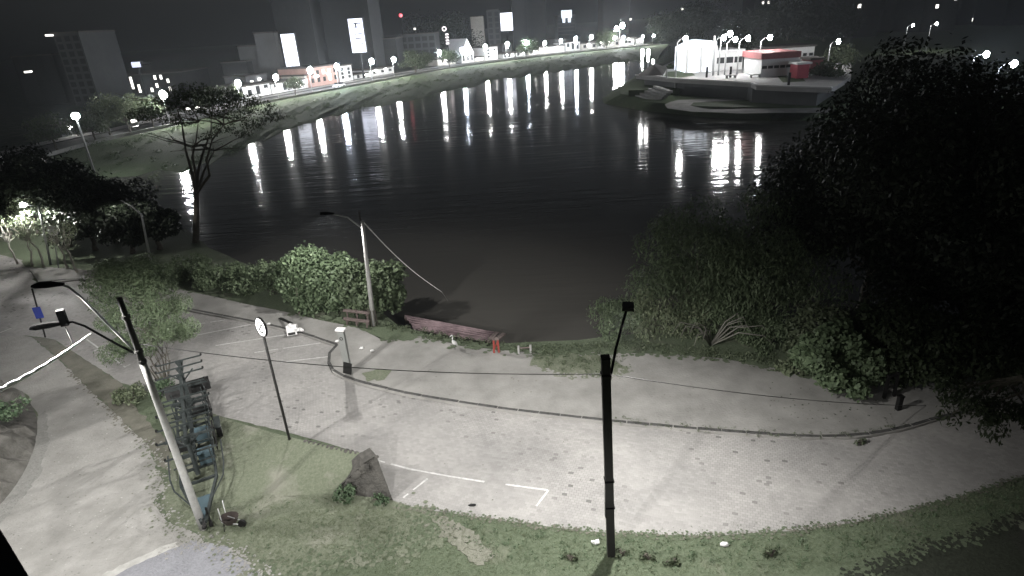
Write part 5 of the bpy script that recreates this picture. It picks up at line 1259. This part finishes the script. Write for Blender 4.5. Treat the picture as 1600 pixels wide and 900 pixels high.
# long pavilion with red roof and red kiosk
pY = 121; L, Rr = at(1190, 102, pY), at(1246, 104, pY); b_, L_, R_, o_ = block('pavilion', 'long white pavilion with dull red roof in the park', L, Rr, top_z(L.x, L.y, 93), 9, 'bwhite', roof='redroof', gable=0, roofh=1.1, base=dzp-.1, wins=(6, 1, .9, .5, 0))
L, Rr = at(1196, 82, pY+22), at(1272, 83, pY+22); block('pavilion', 'white upper gallery building behind the red-roofed pavilion', L, Rr, top_z(L.x, L.y, 77), 8, 'bwhite', base=dzp-.1, wins=(8, 1, .8, .6, .2))
L, Rr = at(1218, 92, pY+14), at(1240, 93, pY+14); block('portal', 'white block with dark arched opening above the red-roofed pavilion', L, Rr, top_z(L.x, L.y, 85), 5, 'bwhite', base=dzp-.1, wins=(1, 1, .9, .6, 0))
L, Rr = at(1246, 110, pY-6), at(1264, 111, pY-6); b_, L_, R_, o_ = block('kiosk', 'bright red kiosk with white roof edge beside the pavilion', L, Rr, top_z(L.x, L.y, 101), 3, 'kioskred', roof='bwhite', roofh=.35, base=dzp)
L, Rr = at(1266, 108, pY+4), at(1284, 109, pY+4); block('kiosk', 'dull reddish kiosk partly hidden by dark shrubs', L, Rr, top_z(L.x, L.y, 94), 4, 'redroof', base=dzp)
for x, y, lb in ((1142, 122, 'white flat bench on the plaza, left of two'), (1180, 121, 'white box bench on the plaza near the coping corner')):
    p = P(x, y, dzp); t = thing('bench', lb, 'bench', p); m_ = MB(); m_.box(p+Vector((0, 0, .55)), (2.2, .8, .15)); obj('seat', m_, MT['bwhite'], t)
    for s in (-1, 1): m_ = MB(); m_.box(p+Vector((s*.8, 0, .24)), (.2, .7, .47)); obj('leg', m_, MT['conc'], t)
for x, y, lb in ((1104, 121, 'dark slim post on the plaza before the stage'), (1141, 121, 'dark slim post on the plaza left of the white box bench'), (1232, 133, 'short black post at the plaza edge below the lawn'), (1195, 116, 'thin tall post before the red-roofed pavilion')):
    p = P(x, y, dzp); m_ = MB(); m_.tube([p, p+Vector((0, 0, 2.0))], .22, 7); tag(obj('plaza_post', m_, MT['darkpole']), lb, 'post')
for x, y, r_, lm, lb in ((1300, 124, 3, 'leaf', 'grey-lit shrubs right of the kiosks'), (1312, 104, 4, 'leafP', 'pale-lit shrub at the right end of the park plaza'), (1045, 112, 1.4, 'leafD', 'small dark shrub right of the sloping canopy'), (1265, 140, 4, 'leaf', 'dim shrub at the plaza wall under the huge black trees')):
    p = P(x, y, 2.5 if y < 135 else .3); bush('park_shrub', lb, p, r_, r_, r_*1.1, 900, .6, lm)
# right-bank path in the distance
sheet('right_bank_path', [(1530, 134), (1600, 146), (1680, 158), (1680, 168), (1600, 154), (1535, 140)], .2, MT['deck'], 2, .2)
cc = []; rr = []
for _ in range(60):
    p = P(random.uniform(1515, 1640), random.uniform(112, 140), 0); cc.append((p.x, p.y, 1.2)); rr.append(random.uniform(1.2, 2.4))
o = bpy.data.objects.new('far_hedge', leaf_mesh('far_hedge', cc, rr, 6000, .5, MT['leaf'], 0, .5)); COL.objects.link(o); stuff(o)

# ------------------------------------------------------------------ ragged borders: patches of earth and turf that lap over the edges, and turf blades
def fringe(name, px, n, m, r0, r1, z, spread):
    line = resample(smooth_line([P(x, y, 0) for x, y in px], 1), 200); mb = MB()
    for i in range(n):
        p = random.choice(line)+Vector((random.gauss(0, spread), random.gauss(0, spread), 0)); r = random.uniform(r0, r1); k = random.randint(6, 9)
        pts = [(p.x+math.cos(6.2832*j/k)*r*random.uniform(.6, 1.2), p.y+math.sin(6.2832*j/k)*r*random.uniform(.6, 1.2)) for j in range(k)]
        mb.add([(x, y, z+i*2e-5) for x, y in pts], [tuple(range(k))])
    stuff(obj(name, mb, MT[m]))
fringe('earth_patches', [(225, 690), (248, 735), (250, 765), (242, 790), (265, 818), (300, 836)], 320, 'lane', .02, .07, .0135, .22)
fringe('earth_patches', [(108, 575), (150, 618), (190, 655), (225, 690)], 260, 'dirt', .02, .09, .0135, .16)
fringe('turf_patches', [(225, 690), (248, 735), (250, 765), (242, 790), (265, 818), (300, 836), (350, 862), (400, 895)], 320, 'grass', .02, .07, .022, .22)
fringe('earth_patches', [(262, 858), (305, 843), (360, 860), (420, 905)], 260, 'lane', .02, .06, .03, .22)
fringe('turf_patches', [(620, 790), (700, 801), (780, 812), (860, 823), (960, 833), (1100, 837), (1250, 828), (1400, 802), (1500, 776), (1600, 744)], 900, 'grass2', .012, .06, .013, .07)
fringe('earth_patches', [(620, 793), (700, 804), (780, 815), (860, 826), (960, 837), (1100, 841), (1250, 832), (1400, 806), (1500, 780), (1600, 748)], 500, 'dirt', .012, .06, .032, .09)
fringe('earth_patches', [(835, 575), (880, 590), (930, 594), (980, 585), (992, 575)], 120, 'walk', .03, .12, .123, .15)
fringe('turf_patches', [(600, 533), (660, 528), (745, 545), (800, 550), (850, 556), (930, 552), (1050, 556), (1130, 563), (1220, 580), (1300, 594)], 420, 'grass2', .04, .2, .125, .22)
fringe('turf_patches', [(545, 505), (440, 480), (330, 458), (205, 440)], 260, 'grass2', .05, .22, .122, .3)
fringe('turf_patches', [(662, 800), (684, 838), (600, 858), (500, 880), (400, 902)], 520, 'grass', .03, .14, .0155, .3)
fringe('turf_patches', [(662, 800), (680, 836), (600, 854), (500, 876), (400, 898)], 420, 'grass2', .02, .10, .0265, .3)
fringe('turf_patches', [(1320, 900), (1420, 867), (1520, 835), (1600, 806)], 420, 'grass2', .02, .12, .012, .14)
fringe('turf_patches', [(1320, 902), (1420, 869), (1520, 837), (1600, 808)], 300, 'vergeshade', .02, .10, .0225, .16)  # flecks of the painted shade along its border
def grit(name, px, n, m, r0, r1, z):
    pts = [(p.x, p.y) for p in px_poly(px)]; xs = [p[0] for p in pts]; ys = [p[1] for p in pts]; mb = MB(); k_ = 0
    while k_ < n:
        a, b, c = random.random(), random.random(), random.random(); x, y = random.uniform(min(xs), max(xs)), random.uniform(min(ys), max(ys)); ins = False; j = len(pts)-1
        for i in range(len(pts)):
            if (pts[i][1] > y) != (pts[j][1] > y) and x < (pts[j][0]-pts[i][0])*(y-pts[i][1])/(pts[j][1]-pts[i][1])+pts[i][0]: ins = not ins
            j = i
        if not ins: continue
        r = r0+(r1-r0)*a**3; e = .5+.5*b; t = c*6.28
        mb.add([(x+math.cos(t+q*1.257)*r, y+math.sin(t+q*1.257)*r*e, z+k_*1.5e-6) for q in range(5)], [(0, 1, 2, 3, 4)]); k_ += 1
    stuff(obj(name, mb, MT[m]))
LANE_IN = [(60, 530), (110, 585), (160, 640), (215, 700), (240, 750), (250, 830), (170, 880), (60, 930), (0, 880), (10, 810), (60, 740), (80, 680)]
grit('lane_grit', LANE_IN, 700, 'gravel', .01, .05, .0148)
grit('lane_grit', LANE_IN, 350, 'pale', .01, .045, .0165)
grit('lane_grit', LANE_IN, 160, 'dirt', .01, .04, .018)
LOT_IN = [(320, 640), (300, 560), (420, 575), (520, 600), (700, 640), (960, 675), (1250, 695), (1480, 665), (1560, 735), (1250, 815), (960, 822), (640, 782), (600, 715), (470, 675)]
grit('lot_dust', LOT_IN, 320, 'walk', .012, .06, .0066)
grit('lot_dust', LOT_IN, 110, 'dirt', .012, .04, .0078)
grit('walk_dust', [(560, 600), (700, 560), (850, 600), (1000, 590), (1200, 600), (1380, 650), (1240, 675), (960, 652), (700, 620)], 160, 'dirt', .012, .05, .112)
def turf(name, px, n, size, lm): weeds(name, px, n, size, lm, .045, 0.0)
turf('turf_blades', [(640, 796), (780, 816), (960, 838), (1100, 842), (1250, 833), (1400, 807), (1600, 750), (1600, 800), (1420, 866), (1200, 905), (560, 905), (420, 880), (310, 838), (520, 790)], 9000, .034, 'leafT')
turf('turf_blades', [(300, 760), (420, 775), (520, 775), (640, 800), (600, 850), (330, 836), (270, 815)], 2500, .032, 'leafT')

# ------------------------------------------------------------------ night air
mb = MB(); x0, x1, y0, y1, z0, z1 = -890, 890, -140, 1400, -5.6, 95
mb.add([(x, y, z) for z in (z0, z1) for x, y in ((x0, y0), (x1, y0), (x1, y1), (x0, y1))], [(3, 2, 1, 0), (4, 5, 6, 7), (0, 1, 5, 4), (1, 2, 6, 5), (2, 3, 7, 6), (3, 0, 4, 7)])
hz = bpy.data.materials.new('haze'); hz.use_nodes = True; N = hz.node_tree.nodes; L = hz.node_tree.links; N.remove(N['Principled BSDF'])
v = N.new('ShaderNodeVolumePrincipled'); v.inputs['Color'].default_value = (.88, .94, 1, 1); v.inputs['Density'].default_value = .00033; v.inputs['Anisotropy'].default_value = .5
L.new(v.outputs[0], N['Material Output'].inputs['Volume'])
o = obj('haze', mb, hz); o['kind'] = 'stuff'
S.cycles.volume_bounces = 0
